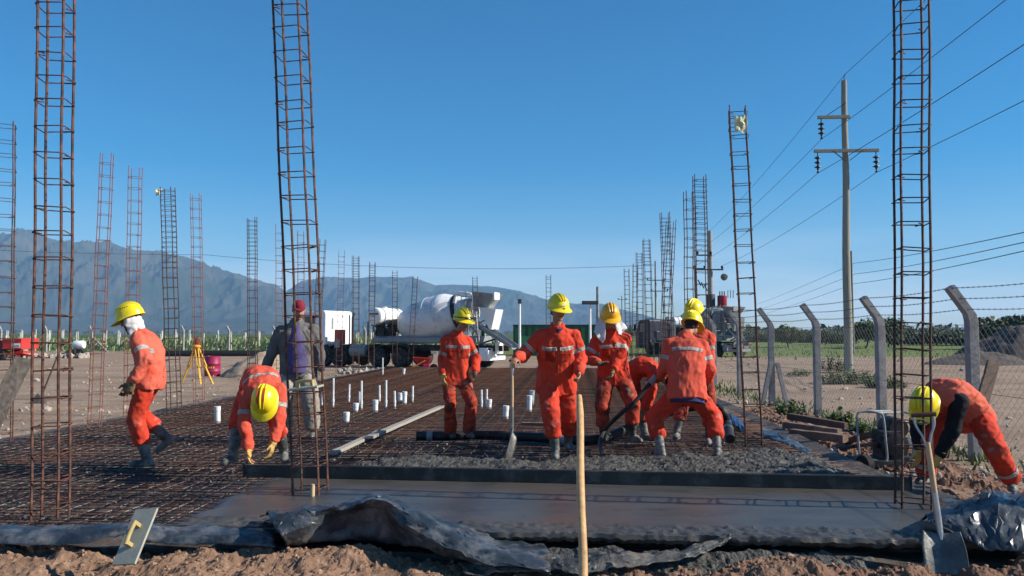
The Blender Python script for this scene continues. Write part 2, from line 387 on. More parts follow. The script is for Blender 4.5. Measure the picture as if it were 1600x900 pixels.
def bank():
    x0, x1, y0, y1 = -4.9, 5.4, 3.0, 6.25
    g = G(); g.grid(lambda a, b: (lambda X, Y: (X, Y, bank_z(X, Y)))(lerp(x0, x1, a), lerp(y0, y1, b)), 620, 200)
    m = M('bank_soil', (.215, .130, .086), .95, .22, 3.5, .8, 45, dirt=[((.15, .086, .055), .35, 7), ((.38, .275, .19), .2, 24)], spec=.12)
    N = m.node_tree.nodes; l = m.node_tree.links.new; b = N['Principled BSDF']; src = b.inputs['Base Color'].links[0].from_socket
    tcn = N.new('ShaderNodeTexCoord'); sp = N.new('ShaderNodeSeparateXYZ'); l(tcn.outputs['Object'], sp.inputs[0]); nn = N.new('ShaderNodeTexNoise'); nn.inputs['Scale'].default_value = 1.6; nn.inputs['Detail'].default_value = 8
    l(tcn.outputs['Object'], nn.inputs[0]); r = N.new('ShaderNodeMapRange'); r.inputs[1].default_value = .2; r.inputs[2].default_value = 2.2; l(sp.outputs[0], r.inputs[0])
    r2_ = N.new('ShaderNodeMapRange'); r2_.inputs[1].default_value = .38; r2_.inputs[2].default_value = .55; l(nn.outputs[0], r2_.inputs[0]); mm = N.new('ShaderNodeMath'); mm.operation = 'MULTIPLY'; l(r.outputs[0], mm.inputs[0]); l(r2_.outputs[0], mm.inputs[1])
    mx_ = N.new('ShaderNodeMixRGB'); mx_.inputs[2].default_value = (.155, .082, .055, 1); l(mm.outputs[0], mx_.inputs[0]); l(src, mx_.inputs[1]); l(mx_.outputs[0], b.inputs['Base Color'])
    tag(obj('soil_bank', g, m, None, False, loc=(0, 0, 0)), kind='structure')
    # clods on it
    ico = bmesh.new(); bmesh.ops.create_icosphere(ico, subdivisions=1, radius=1); iv = [v.co.copy() for v in ico.verts]; jf = [tuple(v.index for v in f.verts) for f in ico.faces]; ico.free()
    g = G()
    for i in range(2600):
        X = uni(-4.6, 5.0); Y = front_y(X) - abs(random.gauss(.25, .5)) - .1
        if Y < 3.6: continue
        r = .004 + .013 * rnd() ** 4 + (.016 * rnd() if rnd() < .03 else 0); z = bank_z(X, Y) + r * .3
        q = Matrix.Rotation(rnd() * 6, 3, V((rnd(), rnd(), rnd() + .1)).normalized())
        g.add([V((X, Y, z)) + q @ V((p.x * r * uni(.7, 1.4), p.y * r * uni(.7, 1.3), p.z * r * uni(.6, 1))) for p in iv], jf)
    tag(obj('soil_clods', g, 'dirt_clod', None, False, loc=(0, 0, 0)), kind='stuff')
bank()
# ------------------------------------------------------------------ slab bed, wet concrete
VB = 33.0; UL, UR = -7.6, 2.95
def bed():
    m = M('slab_bed', (.055, .042, .034), .72, .5, 1.2, .6, 14, dirt=[((.125, .088, .062), .5, .8), ((.012, .012, .015), .3, 2.2), ((.22, .20, .18), .1, 6)], spec=.5)
    g = G()
    def f(a, b):
        v = lerp(5.5, VB + .3, b ** 1.8); u = lerp(UL - .35, UR + .35, a)
        e = min(u - (UL - .35), UR + .35 - u)
        z = -.125 + .02 * fbm(u * 2, v * 2, 2, 3) + .05 * (1 - sstep(0, .5, e))
        if b == 0 or a in (0, 1) or b == 1: z = -.42
        return S(u, v, z)
    g.grid(f, 150, 190)
    tag(obj('slab_bed', g, m, None, True, loc=(0, 0, 0)), kind='structure')
bed()
m_wet = M('wet_concrete', (.067, .064, .059), .38, .2, 3, .35, 60, dirt=[((.090, .064, .046), .3, 1.3), ((.042, .040, .037), .3, 5)], spec=.3, stretch=(.45, 1, 1))
m_fresh = M('fresh_concrete', (.064, .061, .052), .62, .3, 9, 1.0, 55, dirt=((.036, .036, .034), .35, 14), spec=.35)
SCR_A, SCR_B = gp(388, 737, .0), gp(1412, 757, .0)             # the screed board's two ends
def scr_y(X): return lerp(SCR_A.y, SCR_B.y, (X - SCR_A.x) / (SCR_B.x - SCR_A.x))
def slab():
    g = G()
    def f(a, b):
        X = lerp(-2.75, 4.0, a); y0 = front_y(X); y1 = scr_y(X) + .06; Y = lerp(y0, y1, b)
        u, v = US(X, Y)
        z = .002 * fbm(X * 3, Y * 3, 4, 3)
        ed = (Y - y0) - .33 - .05 * fbm(X * 4, 1, 1, 2)         # rough strip by the front edge
        if ed < 0: z += min(1, -ed * 14) * (.016 * fbm(X * 16, Y * 16, 2, 3) + .020 * abs(noise.noise(V((X * 26, Y * 26, 0)))) - .004)
        dl = X + 2.38 + .10 * fbm(Y * 3, X, 1, 3) - .10 * (Y - 6.8); z -= .11 * (1 - sstep(-.22, .10, dl))
        dr = UR - .02 - u + .05 * fbm(Y * 4, 2, 1, 2); z -= .12 * (1 - sstep(-.12, .03, dr))
        return (X, Y, z)
    g.grid(f, 330, 105)
    # broken front face of the pour
    def face(a, b):
        X = lerp(-2.75, 4.0, a); p = V(f(a, 0)); k = .02 * fbm(X * 14, b * 3, 1, 3)
        return (X, p.y - .014 * math.sin(min(1, b * 3) * 3) + k * min(1, b * 4) + .20 * sstep(.3, .7, b), p.z - b * .17)
    g.grid(lambda a, b: face(1 - a, b), 330, 6)
    tag(obj('concrete_slab', g, m_wet, None, True, loc=(0, 0, 0)), kind='structure')
    BACK = [(-2.3, 8.2), (-1.9, 8.7), (-1.4, 9.3), (-.9, 9.5), (0, 9.25), (.5, 9.2), (1.3, 9.45), (2.2, 9.6), (2.6, 10.0), (3.2, 9.9), (3.7, 9.0), (4.1, 8.0)]
    g = G()
    def f2(a, b):
        X = lerp(-2.6, 4.2, a); y0 = scr_y(X) + .03; Y = lerp(y0, 10.5, b)
        d = interp(X, BACK) + .16 * fbm(X * 2.2, 5, 1, 3) - Y
        dl = min(d, (X + 1.95 + .3 * fbm(Y * 2, 3, 3, 2)) * 1.0, UR + .12 - US(X, Y)[0] + .2 * fbm(Y * 3, 1, 1, 2))
        k = sstep(-.05, .5, dl)
        z = -.17 + k * (.175 + .035 * fbm(X * 2.4, Y * 2.4, 7, 3)) + k * (.03 * fbm(X * 9, Y * 9, 2, 4) + .022 * abs(noise.noise(V((X * 24, Y * 24, 3)))))
        z -= .02 * (1 - sstep(0, .12, Y - y0)) * k
        return (X, Y, z)
    g.grid(f2, 300, 120)
    tag(obj('fresh_concrete', g, m_fresh, None, False, loc=(0, 0, 0)), kind='structure')
slab()
def mud_strip():
    g = G()
    def f(a, b):
        X = lerp(-.35, 2.45, a); y0 = front_y(X); Y = y0 - .02 - b * .36 - .05 * fbm(X * 4, b, 2, 2); e = min(a * 8, (1 - a) * 8, 1)
        z = -.085 - .10 * (b - .15) - .05 * (1 - e) + .03 * fbm(X * 7, Y * 7, 4, 4) + .018 * abs(noise.noise(V((X * 22, Y * 22, 1)))) - (.12 if b >= 1 else 0) - .05 * (1 - sstep(0, .15, b))
        return (X, Y, z)
    g.grid(f, 220, 34); tag(obj('spilt_concrete', g, m_fresh, None, False, loc=(0, 0, 0)), kind='structure')
mud_strip()
def side_soil():
    m = M('side_soil', (.20, .115, .078), .95, .35, 3.5, .8, 40, dirt=[((.10, .058, .042), .35, 4), ((.33, .24, .175), .2, 12)], spec=.12); g = G()
    def f(a, b):
        v = lerp(6.0, 21, b ** 1.3); u = lerp(UR + .10, UR + 2.5, a); k = min(a * 6, (1 - a) * 2.2, 1, b * 10, (1 - b) * 4); p = S(u, v)
        z = -.40 + .16 * sstep(0, 1, k) + k * (.10 * fbm(u * 1.6, v * 1.3, 2, 3) + .06 * fbm(u * 6, v * 6, 5, 3) + .05 * abs(noise.noise(V((u * 12, v * 12, 4)))))
        return (p.x, p.y, z)
    g.grid(f, 90, 330); tag(obj('side_soil', g, m, None, False, loc=(0, 0, 0)), kind='structure')
side_soil()
def yard_stones():
    ico = bmesh.new(); bmesh.ops.create_icosphere(ico, subdivisions=1, radius=1); iv = [v.co.copy() for v in ico.verts]; jf = [tuple(v.index for v in f.verts) for f in ico.faces]; ico.free()
    g = G(); R = random.Random(3)
    for i in range(1700):
        y = 9 + 45 * R.random() ** 1.7
        if R.random() < .45: u = UL - .5 - abs(R.gauss(0, .22 * y + 1)); 
        else: u = UR + .4 + abs(R.gauss(0, 2.5 + .15 * y))
        p = S(u, y); r = R.uniform(.008, .03) * (1 + 1.5 * (R.random() < .06)) * (1 + y / 60); q = Matrix.Rotation(R.random() * 6, 3, V((R.random(), R.random(), .3)).normalized())
        z = gz(p.x, p.y) + r * .2 + (.10 if UR < u < UR + 2 and y < 20 else 0)
        g.add([V((p.x, p.y, z)) + q @ V((k.x * r * 1.3, k.y * r, k.z * r * .7)) for k in iv], jf)
    tag(obj('yard_stones', g, 'stone', None), kind='stuff')
yard_stones()
# ------------------------------------------------------------------ mountains
def mountains(name, prof, dist, depth, seed, cols=(.055, .056, .045), y_base=512):
    g = G(); nx, ny = 420, 110; xs = [p[0] for p in prof]; a0, a1 = xs[0], xs[-1]
    def f(a, b):
        px = lerp(a0, a1, a); D = lerp(dist - depth, dist + depth * .7, b)
        d = ray(px, 520); X = d.x / d.y * D
        h = max(0.0, (517 - interp(px, prof)) / FPX * dist)
        t = (D - dist) / (depth if D < dist else depth * .7)
        s = max(0, 1 - abs(t)) ** 1.25
        r = noise.ridged_multi_fractal(V((X / 520 + seed, D / 900, seed)), .8, 2.1, 7, 1.0, 2.0)
        n = noise.fractal(V((X / 260, D / 700, seed)), 1, 2, 6)
        hh = h * s * (1 + (r - 1.2) * .55 * (1 - s ** 4) + .16 * n * (1 - s ** 5)) + h * .035 * n * s
        return (X, D, -2 + hh)
    g.grid(f, nx, ny)
    m = M(name, cols, .95, .35, .003, .0, dirt=[((.03, .042, .022), .45, .002), ((.085, .075, .06), .3, .006)], spec=.05)
    tag(obj(name, g, m, None, True, loc=(0, 0, 0)), kind='structure')
mountains('mountain', [(-420, 372), (-200, 352), (0, 363), (60, 366), (120, 378), (200, 384), (260, 391), (310, 400), (350, 421), (390, 433), (430, 439), (470, 470), (520, 500), (560, 517)], 4300, 1500, 3.1)
mountains('mountain', [(380, 517), (430, 466), (470, 439), (510, 428), (560, 429), (610, 427), (650, 431), (680, 441), (720, 439), (780, 443), (820, 452), (860, 463), (900, 470), (940, 470), (985, 482), (1040, 498), (1100, 512), (1140, 517)], 5600, 1700, 8.4)
mountains('mountain', [(1380, 517), (1440, 511), (1490, 508), (1540, 506), (1620, 508), (1750, 504), (1900, 517)], 5800, 1200, 5.7)
# ------------------------------------------------------------------ people
def remeshed(g, voxel, smooth=3, name='m'):
    me = g.mesh(name); o = bpy.data.objects.new('tmp', me); COL.objects.link(o)
    r = o.modifiers.new('r', 'REMESH'); r.mode = 'VOXEL'; r.voxel_size = voxel; r.use_smooth_shade = True
    s = o.modifiers.new('s', 'SMOOTH'); s.iterations = smooth; s.factor = .5
    dg = bpy.context.evaluated_depsgraph_get(); out = bpy.data.meshes.new_from_object(o.evaluated_get(dg))
    bpy.data.objects.remove(o); bpy.data.meshes.remove(me)
    for p in out.polygons: p.use_smooth = True
    out.materials.clear(); out.name = name; return out
def wrinkle(me, amp, seed, fx=11, fz=6, fine=.35, zdir=V((0, 0, 1))):
    """cloth folds: ridged noise pushed along the normals"""
    zd = zdir.normalized(); rx = zd.orthogonal().normalized(); ry = zd.cross(rx)
    nr = [v.normal.copy() for v in me.vertices]
    for v, n in zip(me.vertices, nr):
        p = v.co; q = V((p.dot(rx) * fx, p.dot(ry) * fx, p.dot(zd) * fz)) + V((seed * 7.3, seed * 3.1, seed))
        a = noise.noise(q); b = noise.noise(q * 2.3 + V((9, 2, 4)))
        d = (1 - abs(a) * 2.6) * .7 + (1 - abs(b) * 2.4) * fine + noise.noise(p * 5 + V((seed, 0, 0))) * .5
        v.co = p + n * (amp * (d - .35))
    me.update()
def ik(a, b, l1, l2, pole):
    d = b - a; L_ = d.length; m = (l1 + l2) * .995
    if L_ > m: b = a + d * (m / L_); d = b - a; L_ = m
    n = d.normalized(); x = (l1 * l1 - l2 * l2 + L_ * L_) / (2 * L_); h = math.sqrt(max(0, l1 * l1 - x * x))
    p = V(pole) - n * V(pole).dot(n)
    if p.length < 1e-4: p = n.orthogonal()
    return a + n * x + p.normalized() * h, b
def band(me, p, d, t0, t1, rad, off=.005, test=None):
    """a strip of a garment between two planes across the bone p->d, lifted off the cloth"""
    bm = bmesh.new(); bm.from_mesh(me); d = d.normalized()
    geom = lambda: bm.verts[:] + bm.edges[:] + bm.faces[:]
    bmesh.ops.bisect_plane(bm, geom=geom(), plane_co=p + d * t0, plane_no=-d, clear_outer=True)
    bmesh.ops.bisect_plane(bm, geom=geom(), plane_co=p + d * t1, plane_no=d, clear_outer=True)
    kill = []
    for f in bm.faces:
        c = f.calc_center_median(); r = c - p; r -= d * r.dot(d)
        if r.length > rad or (test and not test(c, f.normal)): kill.append(f)
    bmesh.ops.delete(bm, geom=kill, context='FACES')
    bm.normal_update()
    for v in bm.verts: v.co += v.normal * off
    if not bm.faces: bm.free(); return None
    r = bmesh.ops.extrude_face_region(bm, geom=bm.faces[:])
    for v in r['geom']:
        if isinstance(v, bmesh.types.BMVert): v.co -= v.normal * .0
    out = bpy.data.meshes.new('band'); bm.to_mesh(out); bm.free()
    for q in out.polygons: q.use_smooth = True
    return out
def fingers(g, w, d, palm_n, thumb_side, k=1.0, curl=.5):
    """palm, four unequal fingers and a thumb; w wrist, d along the hand, palm_n towards the palm side"""
    d = d.normalized(); side = V(thumb_side) - d * V(thumb_side).dot(d); side.normalize(); pn = d.cross(side)
    if pn.dot(V(palm_n)) < 0: pn = -pn
    c = w + d * .045 * k
    secs = [(w, side * .026 * k, pn * .019 * k), (w + d * .03 * k, side * .036 * k, pn * .017 * k), (w + d * .075 * k, side * .042 * k, pn * .015 * k), (w + d * .09 * k, side * .038 * k, pn * .012 * k)]
    g.loft(secs, 14)
    for i, (ln, o) in enumerate(((.072, .031), (.08, .0105), (.074, -.0105), (.058, -.031))):
        a = w + d * .082 * k + side * o * k; cu = curl * (1 + .12 * i); dd = d
        r = .0095 * k
        for j, q in enumerate((.45, .32, .25)):
            ang = cu * (.5 + .6 * j); dd = (d * math.cos(ang) + pn * math.sin(ang)).normalized()
            b = a + dd * ln * q * k; g.cap(a, b, r, r * .93, 8); a = b; r *= .93
    a = w + d * .028 * k + side * .030 * k
    t1 = (d * .62 + side * .72 + pn * .25).normalized(); b = a + t1 * .036 * k; g.cap(a, b, .012 * k, .011 * k, 8)
    t2 = (d * .9 + side * .25 + pn * (.2 + .4 * curl)).normalized(); g.cap(b, b + t2 * .032 * k, .0108 * k, .009 * k, 8)
def curve3(a, m, b, t):
    return a * (1 - t) ** 2 + m * (2 * t * (1 - t)) + b * t * t
def helmet(root, hc, hf, hu, hr, mat, stripes=False, goggles=False, vents=False, marks=False):
    k = 1.0; g = G(); c = hc + hu * .055
    A, B, H = .118, .144, .130; secs = []
    for t in (0, 12, 28, 44, 58, 70, 79, 86):
        q = math.radians(t); cs, sn = math.cos(q), math.sin(q)
        secs.append((c + hu * (H * sn) - hf * .004, hr * A * cs, hf * B * cs))
    secs = [(c - hu * .022, hr * (A + .003), hf * (B + .003))] + secs
    g.loft(secs, 32, 2.15)
    # centre ridge
    for o, hgt in ((0, .010), (.036, .005), (-.036, .005)):
        pts = []
        for t in range(-62, 63, 10):
            q = math.radians(t); pts.append(c + hr * o * math.cos(q) ** .5 + hf * B * math.sin(q) * 1.0 + hu * (H * math.cos(q) * math.sqrt(max(.1, 1 - (o / A) ** 2)) + hgt * .3))
        g.tube(pts, [.006 + hgt * .6] * len(pts), 8)
    h = obj('helmet', g, mat, root, True)
    g = G(); n = 40; vs = []; fs = []
    for i in range(n + 1):
        t = math.pi * 2 * i / n; fr = max(0, math.sin(t)); w = .012 + .05 * fr ** 1.6
        ex = hr * math.cos(t) * (A + .001) + hf * math.sin(t) * (B + .001); n_ = (hr * math.cos(t) * 1.05 + hf * math.sin(t)).normalized()
        b0 = c - hu * .018 + ex; b1 = b0 + n_ * w - hu * (.010 + .022 * fr)
        vs += [b0 + hu * .006, b1 + hu * .002, b1 - hu * .004, b0 - hu * .006 - n_ * .004]
    for i in range(n):
        for k_ in range(4): fs.append((i * 4 + k_, i * 4 + (k_ + 1) % 4, i * 4 + 4 + (k_ + 1) % 4, i * 4 + 4 + k_))
    g.add(vs, fs); obj('brim', g, mat, h, True)
    if stripes:
        for o in (-.028, .026):
            g = G(); w = .013; row = []
            for t in range(-30, 66, 6):
                q = math.radians(t); f0 = math.sqrt(max(.1, 1 - (o / A) ** 2)); cc = c + hf * B * math.sin(q) * f0 + hu * (H * math.cos(q) * f0 + .009)
                row.append((cc + hr * (o - w), cc + hr * (o + w)))
            vs = [p for r in row for p in r] + [p - hu * .006 for r in row for p in r]; m = len(row) * 2
            fs = [(2 * i, 2 * i + 1, 2 * i + 3, 2 * i + 2) for i in range(len(row) - 1)] + [(m + 2 * i + 2, m + 2 * i + 3, m + 2 * i + 1, m + 2 * i) for i in range(len(row) - 1)]
            fs += [(2 * i + 2, m + 2 * i + 2, m + 2 * i, 2 * i) for i in range(len(row) - 1)] + [(2 * i + 1, m + 2 * i + 1, m + 2 * i + 3, 2 * i + 3) for i in range(len(row) - 1)]
            g.add(vs, fs); obj('stripe', g, 'red_stripe', h)
    if goggles:
        g = G(); pts = []
        for i in range(33):
            t = 2 * math.pi * i / 32; fr = max(0, math.sin(t))
            pts.append(c + hr * math.cos(t) * (A + .004) + hf * math.sin(t) * (B + .006) + hu * (.012 + .006 * math.sin(2 * t)))
        g.tube(pts[:-1], .007, 6, closed=True)
        for s in (-1, 1):
            g.ell(c + hf * (B * .93) + hr * s * .038 + hu * .018, hr * .032, hf * .014, hu * .017, 12, 7)
        obj('goggles', g, 'black_gloss', h, True)
    if vents:
        for i in range(4):
            q = (-.30 + .2 * i); g = G(); dirv = (-hr * 1.0 * math.cos(q) + hf * math.sin(q)); p = c + (-hr * A * math.cos(q) * .80) + hf * B * math.sin(q) * .8 + hu * (H * .60)
            g.ell(p, hf * .007, hu * .007, (-hr * .7 + hu * .7) * .004, 8, 5); obj('vent', g, 'black', h)
    if marks:
        g = G(); p = c + hf * (B * .985) + hu * .022
        g.beam(p - hr * .022, p + hr * .022, .006, .014, hu); obj('label_plate', g, 'white_paint', h)
        g = G(); p = c + hf * (B * 1.03) - hu * .004; g.prism([p - hr * .016, p + hr * .016, p - hu * .018 + hf * .012], hf * .004); obj('emblem', g, 'black', h)
        for s in (-1, 1):
            g = G(); p = c + hu * H * .93 + hf * .03 + hr * s * .035; g.ell(p, hr * .006, hf * .02, hu * .006, 8, 5); obj('vent', g, 'black', h)
    return h
def person(label, pel, neck, f, head, hf, hands, feet, mid=None, jacket='orange', trousers='orange_trousers', sleeves=None, boots='boot', gloves='glove', scale=1.0,
           knee=None, elbow=None, footdir=None, hard='helmet', hopt={}, bands=True, seed=1, shoes=False, shoulder=None, hu=None, bulk=1.0, curl=.6, hem=.30, cuff=None, cloth=None, chest=True, toe=None, palm=None, legband=False):
    k = scale; f = V(f).normalized(); UPV = V((0, 0, 1)); r = f.cross(UPV).normalized()
    pel, neck, head = V(pel), V(neck), V(head); hands = [V(h) for h in hands]; feet = [V(q) for q in feet]
    base = V(((feet[0].x + feet[1].x) / 2, (feet[0].y + feet[1].y) / 2, min(q.z for q in feet) - .075))
    mid = V(mid) if mid is not None else (pel + neck) / 2 - f * .01
    ctrl = mid * 2 - (pel + neck) / 2
    sr = V(shoulder).normalized() if shoulder is not None else r
    bw = bulk
    def tang(t):
        return ((ctrl - pel) * (2 * (1 - t)) + (neck - ctrl) * (2 * t)).normalized()
    def sec(t, a, b, o=0.):
        tt = min(1, max(0, t)); c = curve3(pel, ctrl, neck, tt); tg = tang(tt)
        if t < 0: c = pel + tang(0) * (t * .52)
        if t > 1: c = neck + tang(1) * ((t - 1) * .5)
        rr = lerp(r, sr, tt); rr = (rr - tg * rr.dot(tg)).normalized(); fr = tg.cross(rr)
        return (c + fr * o, rr * a * k, fr * b * k)
    tgn = tang(1.); rr = (sr - tgn * sr.dot(tgn)).normalized(); fr = tgn.cross(rr); tgn2 = tang(.85)
    sh0 = curve3(pel, ctrl, neck, .835)
    shw = .170 * k * (1 + (bw - 1) * .8); SH = [sh0 + rr * shw, sh0 - rr * shw]
    hip = [pel + r * .092 * k - UPV * .02, pel - r * .092 * k - UPV * .02]
    UA, FA, TH, SHN = .280 * k, .250 * k, .43 * k, .425 * k
    elbow = elbow or [None, None]; knee = knee or [None, None]
    EL, WR, KN, AN = [], [], [], []
    for i in (0, 1):
        s = 1 if i == 0 else -1
        pe = V(elbow[i]) if elbow[i] is not None else (-f * 1.0 + r * s * .25 - UPV * .3)
        e, w = ik(SH[i], hands[i], UA, FA, pe); EL.append(e); WR.append(w)
        pk = V(knee[i]) if knee[i] is not None else (f + r * s * .25)
        q, a = ik(hip[i], feet[i], TH, SHN, pk); KN.append(q); AN.append(a)
    fd = [V(x) if x is not None else f for x in (footdir or [None, None])]
    # --- body: one continuous skin
    g = G()
    g.loft([sec(-.1, .15, .10), sec(.1, .155, .105), sec(.35, .135, .095), sec(.6, .155, .105), sec(.82, .16, .095), sec(.95, .09, .07), sec(1.02, .055, .055)], 16)
    hu_ = V(hu).normalized() if hu is not None else UPV
    hf = V(hf).normalized(); hr = hf.cross(hu_).normalized(); hup = hr.cross(hf).normalized()
    g.cap(neck - tgn * .03, head - hup * .04 - hf * .02, .055 * k, .05 * k)
    g.ell(head + hup * .035 - hf * .008, hr * .079 * k, hf * .096 * k, hup * .097 * k, 20, 12)
    g.ell(head - hup * .035 + hf * .022, hr * .067 * k, hf * .072 * k, hup * .084 * k, 18, 10)
    g.ell(head - hup * .094 + hf * .060, hr * .034, hf * .026, hup * .024, 12, 7)        # chin
    g.cap(head + hup * .018 + hf * .088, head - hup * .024 + hf * .108, .009, .014, 8)         # nose
    for s in (-1, 1):
        g.ell(head - hup * .002 + hr * s * .082 - hf * .012, hr * .010, hf * .020, hup * .031, 10, 7)
        g.ell(head - hup * .022 + hf * .055 + hr * s * .036, hr * .022, hf * .022, hup * .022, 10, 7)
    g.cap(head + hup * .030 + hf * .083 - hr * .038, head + hup * .030 + hf * .083 + hr * .038, .011, .011, 8)     # brow
    g.cap(head - hup * .054 + hf * .083 - hr * .02, head - hup * .054 + hf * .083 + hr * .02, .009, .009, 8)    # mouth
    for i in (0, 1):
        s = 1 if i == 0 else -1
        g.cap(SH[i], EL[i], .052 * k, .041 * k); g.cap(EL[i], WR[i], .041 * k, .029 * k)
        d = (WR[i] - EL[i]).normalized(); d = (d + V((0, 0, -.15))).normalized()
        pn = V(palm[i]) if palm and palm[i] is not None else -r * s
        fingers(g, WR[i], d, pn, f if abs(d.dot(f)) < .8 else r * -s, k, curl)
        g.cap(hip[i], KN[i], .085 * k, .058 * k); g.cap(KN[i], AN[i], .055 * k, .038 * k)
        g.cap(AN[i] - UPV * .03, AN[i] - UPV * .04 + fd[i].normalized() * .13, .035, .03)
    root = None
    me = remeshed(g, .0075, 2, 'person')
    for v in me.vertices: v.co -= base
    root = bpy.data.objects.new('person', me); COL.objects.link(root); root.location = base; me.materials.append(MT['skin']); ORG[root] = base
    tag(root, label, 'worker', 'construction workers on the slab')
    def put(name, me, mat, par=None):
        par = par or root
        if isinstance(me, bpy.types.Mesh):
            for v in me.vertices: v.co -= base
        o = bpy.data.objects.new(name, me); COL.objects.link(o); o.parent = par; me.materials.append(MT[mat]); ORG[o] = base; return o
    for s in (-1, 1):
        g = G(); g.ell(head + hup * .008 + hf * .088 + hr * s * .031, hr * .013, hf * .008, hup * .006, 10, 6); obj('eye', g, 'eye', root, True)
        g = G(); g.cap(head + hup * .028 + hf * .094 + hr * s * .018, head + hup * .029 + hf * .088 + hr * s * .046, .0045, .004, 6); obj('eyebrow', g, 'hair', root, True)
    g = G(); g.cap(head - hup * .054 + hf * .0915 - hr * .018, head - hup * .054 + hf * .0915 + hr * .018, .0045, .0045, 6); obj('lips', g, 'lip', root, True)
    g = G(); g.ell(head + hup * .036 - hf * .026, hr * .084 * k, hf * .088 * k, hup * .098 * k, 18, 10); g.ell(head - hup * .03 - hf * .055, hr * .062 * k, hf * .045, hup * .05, 14, 8)
    obj('hair', g, 'hair', root, True)
    # --- jacket
    def torso_secs(g):
        j = bw
        g.loft([sec(-hem, .200 * j, .150 * j), sec(-hem * .5, .196 * j, .150 * j), sec(0, .190 * j, .148 * j), sec(.25, .178 * j, .140 * j), sec(.5, .188 * j, .146 * j), sec(.7, .188 * j, .140 * j), sec(.84, .166 * j, .120 * j), sec(.94, .122, .096), sec(1.04, .082, .080, .004), sec(1.12, .074, .076, .008)], 28, 2.3)
    def sleeve_parts(g):
        for i in (0, 1):
            d = (WR[i] - EL[i]).normalized()
            g.ell(SH[i] - tgn2 * .012, rr * .072 * k, fr * .076 * k, tgn2 * .074 * k, 14, 8)
            g.cap(SH[i], EL[i], .073 * k * bw, .066 * k * bw, 14); g.cap(EL[i], WR[i] - d * .03, .070 * k * bw, .055 * k, 14)
            g.loft([(WR[i] - d * .07, d.orthogonal().normalized() * .058, d.cross(d.orthogonal().normalized()) * .058), (WR[i] - d * .005, d.orthogonal().normalized() * .050, d.cross(d.orthogonal().normalized()) * .050)], 14)
    g = G(); torso_secs(g)
    for i in (0, 1): g.cap(curve3(pel, ctrl, neck, .93), lerp(curve3(pel, ctrl, neck, .93), SH[i], .8) + tgn2 * .012, .082 * k, .070 * k, 12)
    if not sleeves: sleeve_parts(g)
    jm = remeshed(g, .0125, 4, 'jacket'); wrinkle(jm, .014, seed, 8.5, 4.5, .5, (neck - pel) + r * .25)
    bl = []
    if bands:
        for i in (0, 1):
            if not sleeves: bl.append(band(jm, SH[i], EL[i] - SH[i], .135, .180, .13))
        if chest:
            c0 = curve3(pel, ctrl, neck, .66); tg = tang(.66)
            bl.append(band(jm, c0, tg, 0, .042, .42, .004, lambda c, n: abs((c - c0).dot(rr)) < .175 * k and (abs((c - c0).dot(rr)) > .018 or (c - c0).dot(fr) < 0)))
    pk = []
    if chest and bands and f.y < 0:
        for s in (-1, 1):
            for t0, t1 in ((-.125, -.02), (-.035, -.004)):
                pk.append(band(jm, c0, tg, t0, t1, .42, .006 if t0 < -.1 else .011, lambda c, n, s=s: .045 < s * (c - c0).dot(rr) < .145 and (c - c0).dot(fr) > .02))
    jo = put('jacket', jm, jacket)
    for b in pk:
        if b is not None: put('pocket', b, jacket, jo)
    for b in bl:
        if b is not None: put('reflective_band', b, 'tape', jo)
    if chest:
        g = G(); pts = []                                                # front placket
        for i in range(12):
            t = lerp(-hem + .03, .92, i / 11); c_, a_, b_ = sec(t, .19 * bw, .15 * bw if t < .6 else lerp(.15, .10, (t - .6) / .32)); pts.append(c_ + b_ * 1.0 - b_.normalized() * .012)
        g.tube(pts, .012, 6); obj('placket', g, jacket, jo, True)
    if sleeves:
        g = G(); sleeve_parts(g); sm = remeshed(g, .0125, 4, 'sleeves'); wrinkle(sm, .010, seed + 3, 9, 9, .4); put('sleeves', sm, sleeves)
    # --- trousers
    g = G(); d0 = tang(0)
    g.ell(pel - UPV * .01, r * .172 * k * bw, f * .138 * k * bw, UPV * .15 * k, 20, 10)
    g.ell(pel + d0 * .07, r * .165 * k * bw, f * .132 * k * bw, d0 * .12 * k, 20, 10)
    cf = cuff if cuff is not None else (.62 if not shoes else .97)
    for i in (0, 1):
        g.cap(hip[i], KN[i], .112 * k * bw, .092 * k * bw, 16)
        e = lerp(KN[i], AN[i], cf); d = (AN[i] - KN[i]).normalized(); x = d.orthogonal().normalized(); y = d.cross(x)
        g.cap(KN[i], lerp(KN[i], e, .8), .091 * k * bw, .086 * k * bw, 16)
        g.loft([(lerp(KN[i], e, .5), x * .086 * k, y * .086 * k), (e, x * (.090 if not shoes else .088) * k, y * (.090 if not shoes else .088) * k)], 16)
    tm = remeshed(g, .0125, 4, 'trousers'); wrinkle(tm, .012, seed + 5, 8, 8, .45)
    lb = [band(tm, KN[i], AN[i] - KN[i], .235, .285, .16) for i in (0, 1)] if legband else []
    to = put('trousers', tm, trousers)
    for b in lb:
        if b is not None: put('reflective_band', b, 'tape', to)
    # --- boots
    for i in (0, 1):
        fdn = fd[i].normalized(); g = G(); an, kn = AN[i], KN[i]; d = (kn - an).normalized(); sd_ = fdn.cross(UPV)
        td = UPV if toe is None or toe[i] is None else V(toe[i]).normalized()
        if td is not UPV: sd_ = fdn.cross(td)
        sd_.normalize()
        top = lerp(an, kn, .62) if not shoes else lerp(an, kn, .12)
        sx_ = (sd_ - d * sd_.dot(d)).normalized(); sy_ = d.cross(sx_)
        if not shoes:
            g.loft([(an + d * .0, sx_ * .048 * k, sy_ * .054 * k), (lerp(an, top, .35), sx_ * .053 * k, sy_ * .056 * k), (lerp(an, top, .7), sx_ * .064 * k, sy_ * .068 * k), (top, sx_ * .068 * k, sy_ * .073 * k)], 16)
